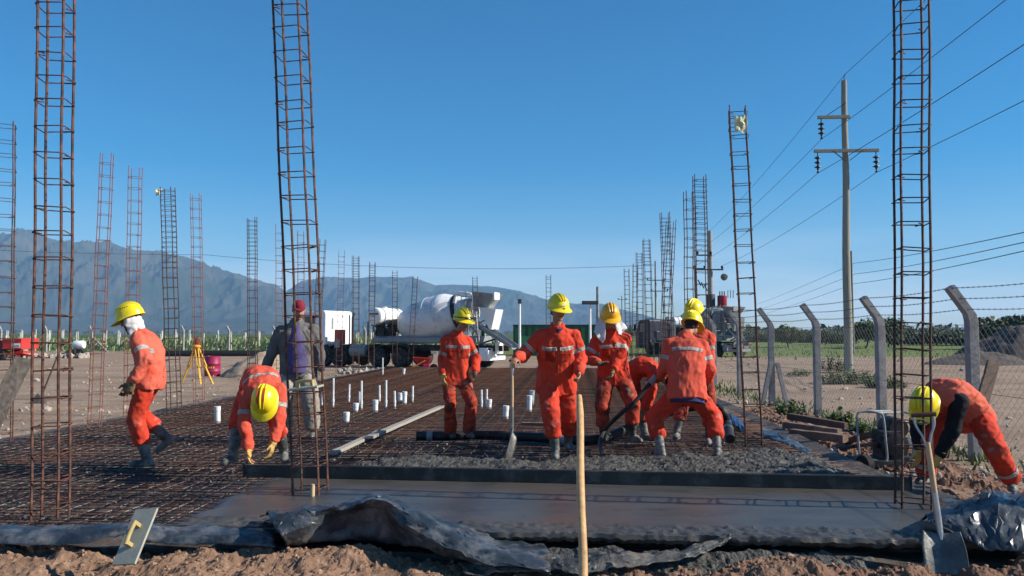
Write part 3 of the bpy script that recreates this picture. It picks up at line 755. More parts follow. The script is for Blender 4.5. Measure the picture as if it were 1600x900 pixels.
        h0 = an - td * .028
        g.ell(h0 - fdn * .010, sd_ * .046, fdn * .058, td * .052, 14, 8)
        g.cap(h0 + fdn * .02 - td * .008, h0 + fdn * .135 - td * .018, .046, .037, 12)
        g.loft([(h0 + fdn * .05 - td * .048, sd_ * .046, fdn * .135), (h0 + fdn * .05 - td * .022, sd_ * .047, fdn * .134)], 18, 2.5)
        bm_ = remeshed(g, .009, 3, 'boot')
        if not shoes: wrinkle(bm_, .004, seed + i, 9, 16)
        put('boot' if not shoes else 'shoe', bm_, boots)
    # --- gloves
    if gloves:
        for i in (0, 1):
            gl = gloves[i] if isinstance(gloves, (list, tuple)) else gloves
            if not gl: continue
            s = 1 if i == 0 else -1; g = G(); d = (WR[i] - EL[i]).normalized(); d = (d + V((0, 0, -.15))).normalized()
            pn = V(palm[i]) if palm and palm[i] is not None else -r * s
            fingers(g, WR[i], d, pn, f if abs(d.dot(f)) < .8 else r * -s, k * 1.22, curl)
            e = (WR[i] - EL[i]).normalized(); x = e.orthogonal().normalized(); y = e.cross(x)
            g.loft([(WR[i] - e * .05, x * .050, y * .050), (WR[i], x * .038, y * .038), (WR[i] + d * .03, x * .034, y * .034)], 14)
            gm = remeshed(g, .0065, 2, 'glove'); put('glove', gm, gl)
    if hard: helmet(root, head, hf, hup, hr, hard, **hopt)
    return root, dict(head=head, hf=hf, hr=hr, hup=hup, WR=WR, SH=SH, rr=rr, fr=fr, base=base, put=put, sec=sec, neck=neck, tgn=tgn, KN=KN, AN=AN, jacket=jo)
def cloth_strip(rows, nu=14, amp=.006, seed=0):
    """cloth hung along rows of points (top to bottom), with thickness"""
    g = G(); nr = len(rows)
    def pt(a, b, o):
        q = b * (nr - 1); i = min(int(q), nr - 2); t = q - i
        def along(row):
            w = a * (len(row) - 1); j = min(int(w), len(row) - 2); u = w - j; return V(row[j]).lerp(V(row[j + 1]), u)
        p = along(rows[i]).lerp(along(rows[i + 1]), t)
        return p + V((noise.noise(p * 22 + V((seed, 0, 0))), noise.noise(p * 22 + V((0, seed, 5))), noise.noise(p * 18))) * amp + o
    g.grid(lambda a, b: pt(a, b, V((0, 0, 0))), nu * 2, nu * 2)
    return g
def solid(o, th=.006):
    m = o.modifiers.new('thickness', 'SOLIDIFY'); m.thickness = th; m.offset = 0
# A: walker at the left
def worker_walking():
    D = 8.45; f = V((-1, -.12, 0))
    R, I = person('worker walking leftwards across the mesh with white cloth under his yellow helmet', Wp(234, 589, D), Wp(217, 522, D), f, Wp(205, 500, D), (-1, -.1, -.38),
        [Wp(202, 603, 8.72), Wp(208, 596, 8.15)], [Wp(260, 684, 8.75) , Wp(230, 717, 8.35)], mid=Wp(233, 553, D), jacket='orange_pale', knee=[(-1, 0, -.1), (-1, -.1, 0)],
        elbow=[(.8, .3, -.3), (.9, -.4, -.2)], footdir=[(-.75, -.1, -.66), (-1, -.15, 0)], toe=[(-.62, 0, .78), None], gloves='glove_dark', curl=1.0, hopt=dict(vents=True), seed=2, scale=.99, hem=.22, chest=False)
    hd, hf, hr, hup = I['head'], I['hf'], I['hr'], I['hup']
    rows = []
    for q, (w, dn) in enumerate(((.098, .02), (.102, -.03), (.098, -.09), (.092, -.15), (.105, -.20))):
        rows.append([hd + hup * dn + hr * w * math.cos(t) - hf * (w * 1.12 * math.sin(t) - .01) for t in [math.radians(x) for x in range(-28, 209, 14)]])
    o = obj('neck_cloth', cloth_strip(rows, 18, .014, 3), 'cloth_white', R, True); solid(o)
    rows = [[hd - hup * .045 + hr * .075 * math.cos(t) + hf * .088 * math.sin(t) for t in [math.radians(x) for x in range(10, 171, 16)]], [hd - hup * .13 + hr * .065 * math.cos(t) + hf * .075 * math.sin(t) for t in [math.radians(x) for x in range(10, 171, 16)]]]
    o = obj('face_cloth', cloth_strip(rows, 12, .006, 5), 'cloth_black', R, True); solid(o)
worker_walking()
# B: bent over the left end of the screed
def worker_bent():
    f = V((.03, -1, 0))
    R, I = person('worker bent double over the left end of the screed, red stripes on his helmet crown', Wp(405, 600, 8.62), Wp(412, 634, 8.02), f, Wp(415, 627, 7.78), (.02, -.42, -.9),
        [Wp(389, 717, 7.93), Wp(424, 717, 7.93)], [Wp(357, 735, 7.95), Wp(444, 706, 8.9)], mid=Wp(408, 594, 8.36), jacket='orange_faded', knee=[(-.35, -1, 0), (.3, -1, 0)],
        elbow=[(-1, .2, .1), (1, .2, .1)], footdir=[(-.25, -1, 0), (.25, -1, 0)], hu=(0, -.9, .42), hopt=dict(stripes=True), seed=4, hem=.25, palm=[(.2, .9, 0), (-.2, .9, 0)], cuff=.30)
worker_bent()
# C: man in the cap
def man_in_cap():
    D = 10.8; f = V((.12, -1, 0))
    R, I = person('man in dark red cap, grey jacket and purple shirt standing behind the rebar column', Wp(466, 577, D), Wp(464, 506, D), f, Wp(467, 485, D - .07), (.34, -.88, -.2),
        [Wp(411, 583, D - .05), Wp(503, 580, D - .05)], [Wp(447, 674, D - .05), Wp(489, 674, D - .1)], jacket='jacket_grey', trousers='beige', shoes=True, boots='boot_dark', gloves=None, hard=None, bands=False, chest=False,
        elbow=[(-.3, 1, 0), (.3, 1, 0)], scale=1.04, bulk=1.24, seed=6, curl=.5, hem=.22, cuff=.9)
    sec = I['sec']; g = G()
    g.loft([sec(-.12, .150, .142, .084), sec(.1, .150, .146, .086), sec(.35, .146, .142, .084), sec(.6, .130, .146, .078), sec(.8, .095, .130, .056), sec(.98, .06, .08, .03)], 24, 2.0)
    sm = remeshed(g, .0125, 3, 'shirt'); wrinkle(sm, .006, 9, 9, 6); I['put']('shirt', sm, 'shirt_purple')
    hd, hf, hr, hup = I['head'], I['hf'], I['hr'], I['hup']
    g = G(); c = hd + hup * .045 - hf * .006
    g.loft([(c - hup * .005, hr * .083, hf * .103), (c + hup * .03, hr * .084, hf * .102), (c + hup * .065, hr * .074, hf * .088), (c + hup * .088, hr * .048, hf * .055), (c + hup * .096, hr * .012, hf * .014)], 24)
    cp = obj('cap', g, 'cap_red', R, True)
    g = G(); poly = [c + hr * .075 * math.cos(t) + hf * (.075 + .095 * math.sin(t)) - hup * (.004 + .02 * math.sin(t)) for t in [math.pi * i / 14 for i in range(15)]]
    g.prism(poly, hup * .006); obj('visor', g, 'cap_red', cp, False)
man_in_cap()
# D
def worker_goggles():
    D = 10.8; f = V((.32, -1, 0))
    R, I = person('slim worker standing on the mesh with dark goggles pushed up on his yellow helmet', Wp(712, 585, D), Wp(714, 523, D), f, Wp(723, 503, D - .07), (.62, -.78, -.16),
        [Wp(692, 585, D - .12), Wp(742, 582, D - .05)], [Wp(704, 674, D), Wp(733, 674, D - .1)], jacket='orange', trousers='orange_dirty', shoes=True, boots='boot_dark', cuff=1.02, hopt=dict(goggles=True), seed=8, scale=.95,
        elbow=[(-.3, 1, 0), (.5, 1, 0)], bulk=.97, gloves=['glove', 'glove_dark'])
worker_goggles()
# E
def worker_with_shovel():
    f = V((.10, -1, 0))
    R, I = person('worker striding towards the concrete with one hand on an upright shovel', Wp(869, 592, 9.35), Wp(870, 513, 9.15), f, Wp(872, 485, 9.03), (.36, -.9, -.18),
        [Wp(806, 561, 8.95), Wp(905, 583, 9.05)], [Wp(868, 704, 9.05), Wp(888, 690, 9.75)], jacket='orange', knee=[(-.1, -1, 0), (.2, -1, 0)], elbow=[(-.3, 1, -.5), (.35, 1, -.1)], hopt=dict(marks=True), gloves=None,
        seed=11, scale=1.03, bulk=1.16, curl=.8, footdir=[(-.05, -1, 0), (.2, -1, 0)])
    sec = I['sec']; g = G(); g.loft([sec(.8, .055, .12, .004), sec(.92, .06, .100, .004), sec(1.06, .074, .079, .012)], 16)
    obj('undershirt', g, 'cloth_navy', R, True)
    return I
IE = worker_with_shovel()
# F
def worker_towel():
    D = 10.35; f = V((.02, -1, 0))
    R, I = person('worker in amber helmet with pale towel hanging beside his face, looking down', Wp(958, 583, D), Wp(955, 520, D - .05), f, Wp(953, 496, D - .15), (.05, -.88, -.40),
        [Wp(935, 566, D - .28), Wp(958, 580, D - .32)], [Wp(943, 680, D - .0), Wp(988, 680, D - .15)], jacket='orange', trousers='orange_dirty', boots='boot_dark', hard='helmet_amber', knee=[(-.3, -1, 0), (.35, -1, 0)],
        elbow=[(-.6, .8, -.2), (.6, .8, -.2)], seed=14, footdir=[(-.2, -1, 0), (.55, -.8, 0)], gloves=['glove_dark', 'glove_dark'], scale=1.0, bulk=1.08)
    hd, hf, hr, hup = I['head'], I['hf'], I['hr'], I['hup']
    for s, q in ((1, 1.0), (-1, .75)):
        rows = [[hd + hup * .03 + hr * s * (.062 + .014 * j) + hf * (.085 - .045 * j) for j in range(4)],
                [hd - hup * .05 + hr * s * (.066 + .028 * j) + hf * (.088 - .045 * j) for j in range(4)],
                [hd - V((0, 0, .16 * q)) + hr * s * (.070 + .048 * j) + hf * (.10 - .02 * j) for j in range(4)],
                [hd - V((0, 0, (.30 - .02 * (3 - 2 * (s > 0))) * q)) + hr * s * (.085 + .036 * j) + hf * (.135 - .02 * j) - V((0, 0, -.05 * abs(j - 1) * q)) for j in range(4)]]
        o = obj('neck_cloth', cloth_strip(rows, 12, .014, s * 4), 'cloth_white', R, True); solid(o)
    return I
IF = worker_towel()
# G
def worker_stooping():
    f = V((1, -.25, 0))
    person('worker stooping with both arms down behind his colleague in the amber helmet', Wp(984, 588, 11.1), Wp(1028, 588, 10.95), f, Wp(1050, 598, 10.9), (.7, -.15, -.7),
        [Wp(1003, 645, 10.75), Wp(1013, 640, 11.1)], [Wp(980, 678, 11.2), Wp(1008, 679, 10.85)], mid=Wp(1003, 572, 11.0), jacket='orange', hu=(.8, -.2, .55), trousers='orange_dirty', seed=17, elbow=[(.8, .2, .3), (.8, .2, .3)], gloves='glove_dark', scale=.97, chest=False, footdir=[None, (.8, -.6, 0)])
worker_stooping()
# H
def worker_back():
    f = V((.06, 1, 0))
    R, I = person('worker with his back turned, legs braced wide apart in tall muddy boots', Wp(1073, 612, 9.3), Wp(1071, 526, 9.52), f, Wp(1081, 509, 9.64), (.5, .78, -.42),
        [Wp(1106, 594, 9.62), Wp(1032, 588, 9.70)], [Wp(1121, 701, 9.2), Wp(1033, 701, 9.2)], jacket='orange_faded', knee=[(.55, .8, 0), (-.55, .8, 0)], elbow=[(.25, -.6, -.8), (-.25, -.6, -.8)], seed=20, scale=1.0, bulk=1.17,
        footdir=[(.4, .9, 0), (-.35, .9, 0)], gloves='glove_dark', hem=.20)
    sec = I['sec']; g = G(); g.loft([sec(-.27, .200, .160), sec(-.12, .20, .16)], 28, 2.3); obj('waist_band', g, 'cloth_navy', R, True)
    return I
IH = worker_back()
# I
def worker_behind():
    D = 10.6; f = V((-.35, -1, 0))
    person('worker mostly hidden behind the man whose back is turned, only helmet and one arm clear', Wp(1090, 580, D), Wp(1089, 516, D), f, Wp(1085, 489, D - .07), (-.6, -.7, -.35),
        [Wp(1062, 585, D - .3), Wp(1107, 588, D - .2)], [Wp(1056, 683, D - .3), Wp(1108, 683, D)], jacket='orange_faded', trousers='orange_dirty', elbow=[(-1, .5, 0), (1, .5, 0)], seed=23, gloves='glove_dark', knee=[(-.4, -1, 0), (.3, -1, 0)])
worker_behind()
# J
def worker_black_sleeves():
    f = V((-.80, -.60, 0))
    R, I = person('worker in black sleeves bent low over the right end of the screed beside the column', Wp(1512, 646, 7.75), Wp(1462, 628, 7.58), f, Wp(1446, 634, 7.40), (-.45, -.45, -.78),
        [Wp(1432, 722, 7.72), Wp(1465, 720, 7.50)], [Wp(1446, 742, 7.95), Wp(1582, 752, 7.52)], mid=Wp(1488, 618, 7.66), bulk=1.08, legband=True, jacket='orange_pale', sleeves='cloth_black', trousers='orange_trousers', knee=[(-.9, -.5, .1), (-.5, -.86, .1)],
        elbow=[(-.8, .6, 0), (.7, -.7, 0)], footdir=[(-.8, -.6, 0), (-.5, -.8, 0)], hu=(-.55, -.55, .6), seed=26, bands=False, chest=False, scale=1.02, hem=.22, cuff=.95, shoes=True, boots='boot', palm=[(.4, .8, 0), (-.4, .8, 0)])
worker_black_sleeves()
# ------------------------------------------------------------------ rebar columns
def cage_meshes(key, wx, wy, rb, rs, ln):
    g = G(); n = 14
    g.tube([(.004 * math.sin(i * 1.3), .004 * math.cos(i * .9), ln * i / n) for i in range(n + 1)], rb, 6)
    bar = g.mesh('bar', True); autosmooth(bar, 60); bar.materials.append(MT[key])
    st = []
    for q in range(2):
        g = G(); x, y, c = wx / 2 + rb + rs, wy / 2 + rb + rs, .022
        loop = [(x - c, -y, 0), (x, -y + c, 0), (x, y - c, 0), (x - c, y, 0), (-x + c, y, 0), (-x, y - c, 0), (-x, -y + c, 0), (-x + c, -y, 0)]
        loop = [V(p) + V((0, 0, .006 * math.sin(i * 2 + q))) for i, p in enumerate(loop)]
        if q == 0: pts = [V((-x + .06, -y + .05, -.012))] + [V((-x + .004, -y + .012, -.010))] + [V(loop[7])] + loop[:8] + [V((-x + .05, -y + .07, .012))]
        else: pts = [V((x - .05, y - .07, .012)), V((x - .004, y - .012, .010))] + loop[3:] + loop[:4] + [V((x - .07, y - .05, -.012))]
        g.tube(pts, rs, 5); me = g.mesh('stirrup', True); me.materials.append(MT[key]); st.append(me)
    return bar, st
GRP_COL = 'rebar column cages standing on the slab'
def column(label, base, top, key='rust', wx=.2, wy=.2, rb=.0085, rs=.0045, yaw=0., sp=.2, dense=0, parts=True):
    base, top = V(base), V(top); d = top - base; ln = d.length
    o = thing('rebar_column', label, 'rebar column', base, GRP_COL)
    q = V((0, 0, 1)).rotation_difference(d.normalized()); o.rotation_mode = 'QUATERNION'
    o.rotation_quaternion = q @ Matrix.Rotation(yaw, 4, 'Z').to_quaternion()
    bar, st = cage_meshes(key, wx, wy, rb, rs, ln)
    for sx_ in (-1, 1):
        for sy_ in (-1, 1): share('bar', bar, o, (sx_ * wx / 2 + uni(-.006, .006), sy_ * wy / 2 + uni(-.006, .006), uni(-.02, .03)))
    z = .10
    while z < ln - .04:
        share('stirrup', st[int(rnd() * 2)], o, (uni(-.008, .008), uni(-.008, .008), z), (uni(-.035, .035), uni(-.035, .035), uni(-.02, .02)))
        z += (sp * uni(.9, 1.1)) if (not dense or z < ln - dense) else sp * .5 * uni(.85, 1.15)
    return o
COLS = [  # label, base x, top x, top y, (base y or None), material, width, dense top, yaw
    ('tall near rebar column left of the walking worker, running out of the top of the photo', 78, 88, 0, 812, 'rust', .195, 0, .22),
    ('leaning near rebar column in front of the man in the red cap', 485, 453, 0, 781, 'rust', .225, 0, -.03),
    ('dark near rebar column behind the standing shovel, running out of the top of the photo', 1426, 1423, 0, 803, 'rust_dark', .21, 0, -.14),
    ('rebar column with a scrap of pale litter caught in its top, left of the big power pole', 1178, 1152, 168, 690, 'rust_dark', .20, .5, -.15),
    ('rebar column cut by the left edge of the photo', 3, 8, 190, None, 'rust', .22, 0, .5),
    ('reddish rebar column leaning right, straight above the sandy ground left of the walker', 148, 168, 240, 660, 'rust_red', .16, 0, .3),
    ('thin reddish rebar column rising right above the walking worker', 204, 212, 262, None, 'rust_red', .17, 0, .2),
    ('dark rebar column with close-set top stirrups behind the walking worker', 272, 262, 293, 633, 'rust_dark', .20, 1.6, .1),
    ('thin pale red rebar column behind the yellow tripod', 311, 306, 304, 627, 'rust_red', .17, 0, .2),
    ('dark rebar column standing left of the man in the red cap', 395, 394, 340, None, 'rust_dark', .19, 1.4, .15),
    ('faint thin rebar column just left of the near leaning column', 437, 436, 352, None, 'rust_red', .16, 0, .3),
    ('faint thin rebar column seen through the near leaning column', 471, 470, 362, None, 'rust_red', .17, 0, .25),
    ('dark rebar column leaning right beside the near leaning column', 490, 504, 374, None, 'rust_dark', .19, 0, .1),
    ('faint reddish rebar column in front of the white truck cab', 529, 534, 392, None, 'rust_red', .20, 0, .3),
    ('dark rebar column between the truck cab and its round water tank', 556, 556, 400, None, 'rust_dark', .22, .8, .1),
    ('dark rebar column at the left end of the round water tank', 580, 582, 410, None, 'rust_dark', .22, .8, .1),
    ('rebar column in front of the middle of the round water tank', 617, 617, 423, None, 'rust_dark', .21, .6, .2),
    ('rebar column leaning right in front of the mixer drum', 641, 649, 432, None, 'rust_dark', .21, .5, .1),
    ('rebar column in front of the mixer hopper', 745, 742, 432, None, 'rust_dark', .21, .5, .1),
    ('short-looking rebar column rising behind the shovel holder helmet', 857, 857, 430, None, 'rust_dark', .21, .3, .1),
    ('dark rebar column with close-set top stirrups left of the red transformer', 1100, 1093, 275, None, 'rust_dark', .20, 1.5, .05),
    ('thin rebar column just behind the one left of the red transformer', 1080, 1077, 300, None, 'rust', .18, 0, .2),
    ('rebar column with close-set stirrups second left of the red transformer', 1048, 1039, 333, None, 'rust_dark', .20, 1.0, .05),
    ('rebar column leaning right across its neighbour, second left of the transformer', 1034, 1049, 345, None, 'rust', .19, 0, .2),
    ('rebar column above the right shoulder of the worker in the amber helmet', 1018, 1010, 374, None, 'rust_dark', .20, .8, .05),
    ('rebar column next left of that by the amber helmet', 1002, 999, 395, None, 'rust_dark', .20, .5, .1),
    ('thin rebar column close right of the amber helmet', 990, 993, 412, None, 'rust_dark', .18, 0, .1),
    ('farthest rebar column of the right row, touching the amber helmet', 982, 979, 420, None, 'rust_dark', .20, 0, .1)]
for lab, xb, xt, yt, yb, key, w, dn, yaw in COLS:
    D = 1725 / (yb - 520) if yb else min(3525 / (520 - yt), 36.4)
    if yt == 0:
        b = gp(xb, yb, -.06); t = Wp(xt, 0, b.y); d = (t - b).normalized(); t = b + d * 4.75
    else:
        b = Wp(xb, 520 + 1725 / D, D); b.z = -.06; t = Wp(xt, yt, D)
    column(lab, b, t, key, w, w * (.92 if yt else 1.0), .0105 if yt == 0 else .009 if key != 'rust_red' else .0065, .0052 if yt == 0 else .0045 if key != 'rust_red' else .0035, yaw - SA, .205 if yt == 0 else .2, dn)
def litter(lab, px, py, D, k=1.):
    g = G(); c = Wp(px, py, D)
    def f(a, b):
        x, y = (a - .5) * .16 * k, (b - .5) * .2 * k; n = noise.noise(V((a * 3 + px, b * 3, 1)))
        return c + V((x + .03 * n, -.13 + .05 * n, y + .05 * noise.noise(V((a * 4, b * 4 + px, 3)))))
    g.grid(f, 6, 6); o = obj('litter_scrap', g, 'litter'); solid(o, .004); tag(o, lab, 'litter')
litter('pale yellow scrap caught near the top of the column left of the power pole', 1153, 198, 10.0)
litter('small pale scrap caught at the top corner of the dark column behind the walker', 252, 302, 15.4, .55)
# ------------------------------------------------------------------ reinforcement mat
def mat():
    o = thing('rebar_mat', 'rusty reinforcing mesh laid over the whole slab bed under the workers', 'rebar mesh', S(0, 6, -.06))
    def barmesh(ln, seed, r=.0046, n=22, key='mat_bar'):
        g = G(); g.tube([(ln * i / n, .012 * noise.noise(V((i * .7, seed, 1))), .012 * noise.noise(V((i * .7, seed, 7)))) for i in range(n + 1)], r, 5)
        me = g.mesh('bar', True); me.materials.append(MT[key]); return me
    lu, lv = UR - UL - .1, VB - 5.75
    mu_ = [barmesh(lu, i) for i in range(5)]; mv = [barmesh(lv, 20 + i, .0050, 40, 'mat_bar_long') for i in range(5)]; mn = [barmesh(lu, 40 + i, .0042, 22, 'mat_bar_muddy') for i in range(5)]
    nv_ = 62
    for i in range(nv_):
        u = UL + .1 + (lu - .1) * i / (nv_ - 1) + uni(-.012, .012); p = S(u, 5.7 + uni(-.03, .03), -.062) - S(0, 6, -.06)
        share('bar', mv[i % 5], o, p, (0, 0, math.pi / 2 - SA + uni(-.0012, .0012)))
    nu_ = 178
    for i in range(nu_):
        v = 5.74 + (lv - .1) * (i / (nu_ - 1)) ** 1.12; p = S(UL + .05 + uni(-.04, .04), v + uni(-.012, .012), -.050) - S(0, 6, -.06)
        share('bar', (mn if v < 11.5 + uni(-2.5, 2.5) else mu_)[i % 5], o, p, (0, 0, -SA + uni(-.003, .003)))
    g = G()
    for i in range(120):
        v = 5.8 + (lv - .2) * (i / 119) ** 1.1; g.tube([S(UL + .1, v + .05, -.088), S(UR - .1, v + .05 + uni(-.05, .05), -.088)], .006, 4)
    for i in range(52):
        u = UL + .15 + (lu - .3) * i / 51; g.tube([S(u + .06, 5.76, -.10), S(u + .06 + uni(-.04, .04), VB - .1, -.10)], .006, 4)
    # loose tie wire ends
    for i in range(900):
        p = S(uni(UL, UR), 5.8 + 14 * rnd() ** 1.6, -.05); d = V((uni(-1, 1), uni(-1, 1), uni(.1, .8))).normalized()
        g.tube([p, p + d * uni(.03, .08)], .0012, 3)
    b = obj('lower_bars', g, 'mat_bar_muddy', o); tag(b, kind='stuff')
mat()
# lumps of spilt concrete on the mat
def spill():
    ico = bmesh.new(); bmesh.ops.create_icosphere(ico, subdivisions=1, radius=1); iv = [v.co.copy() for v in ico.verts]; jf = [tuple(v.index for v in f.verts) for f in ico.faces]; ico.free()
    g = G()
    for i in range(650):
        X = uni(-4.5, 2.9); Y = uni(5.9, 12.5) if X < -2.2 else 9.0 + abs(random.gauss(0, 1.3))
        r = .005 + .013 * rnd() ** 3
        q = Matrix.Rotation(rnd() * 6, 3, V((rnd(), rnd(), rnd() + .1)).normalized())
        g.add([V((X, Y, -.048)) + q @ V((p.x * r * uni(.8, 1.6), p.y * r, p.z * r * uni(.4, .9))) for p in iv], jf)
    tag(obj('concrete_spatter', g, 'boot', None), kind='stuff')
spill()
# ------------------------------------------------------------------ screed board
def screed():
    a, b = gp(383, 735, .06), gp(1412, 755, .06)
    b = b + (b - a).normalized() * .05
    o = thing('screed_board', 'long dark aluminium screed straightedge pulled across the wet concrete', 'screed', (a + b) / 2)
    g = G(); g.beam(a, b, .045, .118); obj('rail', g, M('screed_metal', (.022, .023, .023), .5, .3, 6, .1, 30, dirt=((.085, .082, .075), .3, 5)), o, bevel=.004)
    d = (b - a).normalized()
    for p, q in ((a, -1), (b, 1)):
        g = G(); g.beam(p + d * q * .001, p + d * q * .012, .052, .125); obj('end_cap', g, 'black', o)
    g = G(); s = d.cross(V((0, 0, 1))); k = a + d * .35
    g.beam(k + V((0, 0, .0605)) , b - d * .2 + V((0, 0, .0605)), .03, .004); obj('top_groove', g, 'truck_dark', o)
screed()
# ------------------------------------------------------------------ pipes
THIN = [(481, 613, 636), (503, 611, 632), (520.5, 591, 633.5), (545, 600, 627), (564.7, 595, 637), (562, 612, 631), (593, 602, 626), (603, 594, 635.5), (617, 611, 635), (644.5, 603, 626), (598, 559, 585), (752.5, 609, 635), (760, 608, 630)]
THICK = [(340, 635, 657), (541.5, 644, 657), (556, 630, 641), (586.6, 625, 641), (625, 614, 625), (632, 612, 629), (630.5, 576, 584), (764, 624, 636), (790, 634, 651), (827, 618, 640), (830.5, 610, 630)]
LT = ['thin white pipe stub hidden half behind the man in the red cap', 'short thin white pipe just right of the near leaning column', 'tall thin white pipe, first clear one right of the leaning column', 'thin white pipe second right of the leaning column', 'tall white pipe of a close pair, the taller one', 'short white pipe of a close pair, the shorter one behind', 'thin white pipe between the two tall ones over the white stubs', 'tall white pipe right behind the wide stub in the middle of the group', 'thin white pipe standing left of the paired wide stubs', 'thin white pipe, the last one left of the slim worker in goggles', 'thin white pipe standing alone at the far edge near the truck wheel', 'left thin pipe of the pair on the white elbow fitting', 'right thin pipe of the pair on the white elbow fitting']
LK = ['wide white pipe stub alone beside the bent worker', 'wide white stub standing nearest the camera in the middle group', 'wide white stub at the foot of the close pair of tall pipes', 'wide white stub below the tall middle pipe', 'left one of two touching wide white stubs', 'right one of two touching wide white stubs', 'small white stub at the far edge of the mesh before the mixer', 'squat white elbow fitting right of the slim worker', 'wide white stub left of the shovel shaft', 'tall wide stub in front of the pair right of the shovel', 'tall wide stub at the back of the pair right of the shovel']
def pipe(lab, x, y0, y1, r, thick):
    b = gp(x, y1, -.05); b.z = -.09; D = b.y; t = Wp(x + uni(-.6, 1.2), y0, D); h = t.z - b.z
    o = thing('plastic_pipe', lab, 'pipe', b, 'white drain pipe stubs in the mesh')
    n = 16 if thick else 10; ax = (t - b).normalized()
    g = G(); g.lathe([(r, 0), (r, h - .004), (r * .985, h), (r * .86, h), (r * .86, h - .06)], n, b, ax); obj('tube', g, 'pvc', o, True)
    if thick:
        g = G(); g.lathe([(r * 1.0, h - .075), (r * 1.10, h - .072), (r * 1.12, h - .004), (r * 1.10, h + .002), (r * .9, h + .002)], n, b, ax); obj('socket', g, 'pvc', o, True)
    else:
        g = G(); g.lathe([(r * 1.0, .10), (r * 1.25, .105), (r * 1.25, .165), (r, .17)], n, b, ax); obj('collar', g, 'pvc', o, True)
for (x, a, b), lab in zip(THIN, LT): pipe(lab, x, a, b, .021, False)
for (x, a, b), lab in zip(THICK, LK): pipe(lab, x, a, b, .047, True)
# ------------------------------------------------------------------ planks on the mesh
def plank(name, lab, a, b, w, h, mat, cat='plank', bev=.004, up=V((0, 0, 1)), ends=True, group=None):
    a, b = V(a), V(b); g = G(); n = 14; d = (b - a).normalized(); r = d.cross(up).normalized(); u = r.cross(d); sd_ = rnd() * 50
    secs = []
    for i in range(n + 1):
        p = a.lerp(b, i / n) + u * .006 * noise.noise(V((i * .5, sd_, 0))) + r * .006 * noise.noise(V((i * .5, 0, sd_))); secs.append(p)
    vs = []
    for p in secs:
        for x, z in ((-1, -1), (1, -1), (1, 1), (-1, 1)): vs.append(p + r * x * w / 2 + u * z * h / 2)
    fs = [(i * 4 + k, i * 4 + (k + 1) % 4, i * 4 + 4 + (k + 1) % 4, i * 4 + 4 + k) for i in range(n) for k in range(4)] + [(3, 2, 1, 0), (n * 4, n * 4 + 1, n * 4 + 2, n * 4 + 3)]
    g.add(vs, fs); o = obj(name, g, mat, None, False, bev); return tag(o, lab, cat, group)
plank('timber_plank', 'pale timber plank lying on the mesh, the nearer of two laid end to end', gp(520, 708, -.01), gp(592, 675, -.01), .09, .04, 'plank_pale', group='pale planks on the mesh')
plank('timber_plank', 'pale timber plank on the mesh, the farther of two, overlapping the nearer', gp(578, 683, .03), gp(690, 635, .0), .10, .04, 'plank_pale', group='pale planks on the mesh')
plank('timber_plank', 'low dark board on the mesh behind the man with the shovel', gp(815, 662, -.02), gp(905, 664, -.02), .10, .05, 'timber')
plank('plank', 'broad weathered grey board leaning up at the left edge of the photo', Wp(-28, 690, 9.9), Wp(38, 560, 10.6), .22, .04, 'plank_grey', up=V((-.3, 1, .15)))
# ------------------------------------------------------------------ hoses
def smooth_path(pts, k=6):
    pts = [V(p) for p in pts]; out = []
    for i in range(len(pts) - 1):
        p0 = pts[max(i - 1, 0)]; p1 = pts[i]; p2 = pts[i + 1]; p3 = pts[min(i + 2, len(pts) - 1)]
        for j in range(k):
            t = j / k; out.append(.5 * ((2 * p1) + (p2 - p0) * t + (2 * p0 - 5 * p1 + 4 * p2 - p3) * t * t + (3 * p1 - p0 - 3 * p2 + p3) * t ** 3))
    return out + [pts[-1]]
def hose(name, lab, pts, r, mat, cat='hose', n=12, ring=None):
    p = smooth_path(pts); o = thing(name, lab, cat, p[0])
    g = G(); rr_ = [r * (1 + .05 * noise.noise(V((i * .4, r, 3)))) for i in range(len(p))]; g.tube(p, rr_, n); obj('tube', g, mat, o, True)
    for i, ln, k in (ring or []):
        d = (p[min(i + 1, len(p) - 1)] - p[i - 1]).normalized(); g = G(); g.lathe([(r * 1.0, -ln), (r * k, -ln + .005), (r * k, ln - .005), (r, ln)], 14, p[i], d); obj('coupling', g, 'truck_grey', o, True)
    return o
def gh(x, y, z): return gp(x, y, z)
hose('concrete_hose', 'thick black concrete pumping hose lying across the mesh to the pouring crew', [gh(651, 681, .0), gh(700, 681, .0), gh(760, 680, .0), gh(830, 683, .01), gh(905, 688, .0), gh(940, 685, .02), gh(975, 672, .06), gh(1010, 655, .16), gh(1060, 640, .28), gh(1105, 634, .34), gh(1128, 642, .30), gh(1136, 662, .12), gh(1141, 686, .0)], .062, 'black', ring=[(22, .09, 1.12), (3, .04, 1.1), (68, .05, 1.1)])
hose('vibrator_hose', 'thin dark vibrator hose curving from the mesh up to the crew', [gh(944, 712, .0), gh(937, 695, .05), gh(945, 672, .18), Wp(968, 648, 9.6), Wp(990, 630, 9.65), Wp(1010, 606, 9.7), Wp(1028, 584, 9.72)], .026, 'black', n=8, ring=[(33, .06, 1.35)])
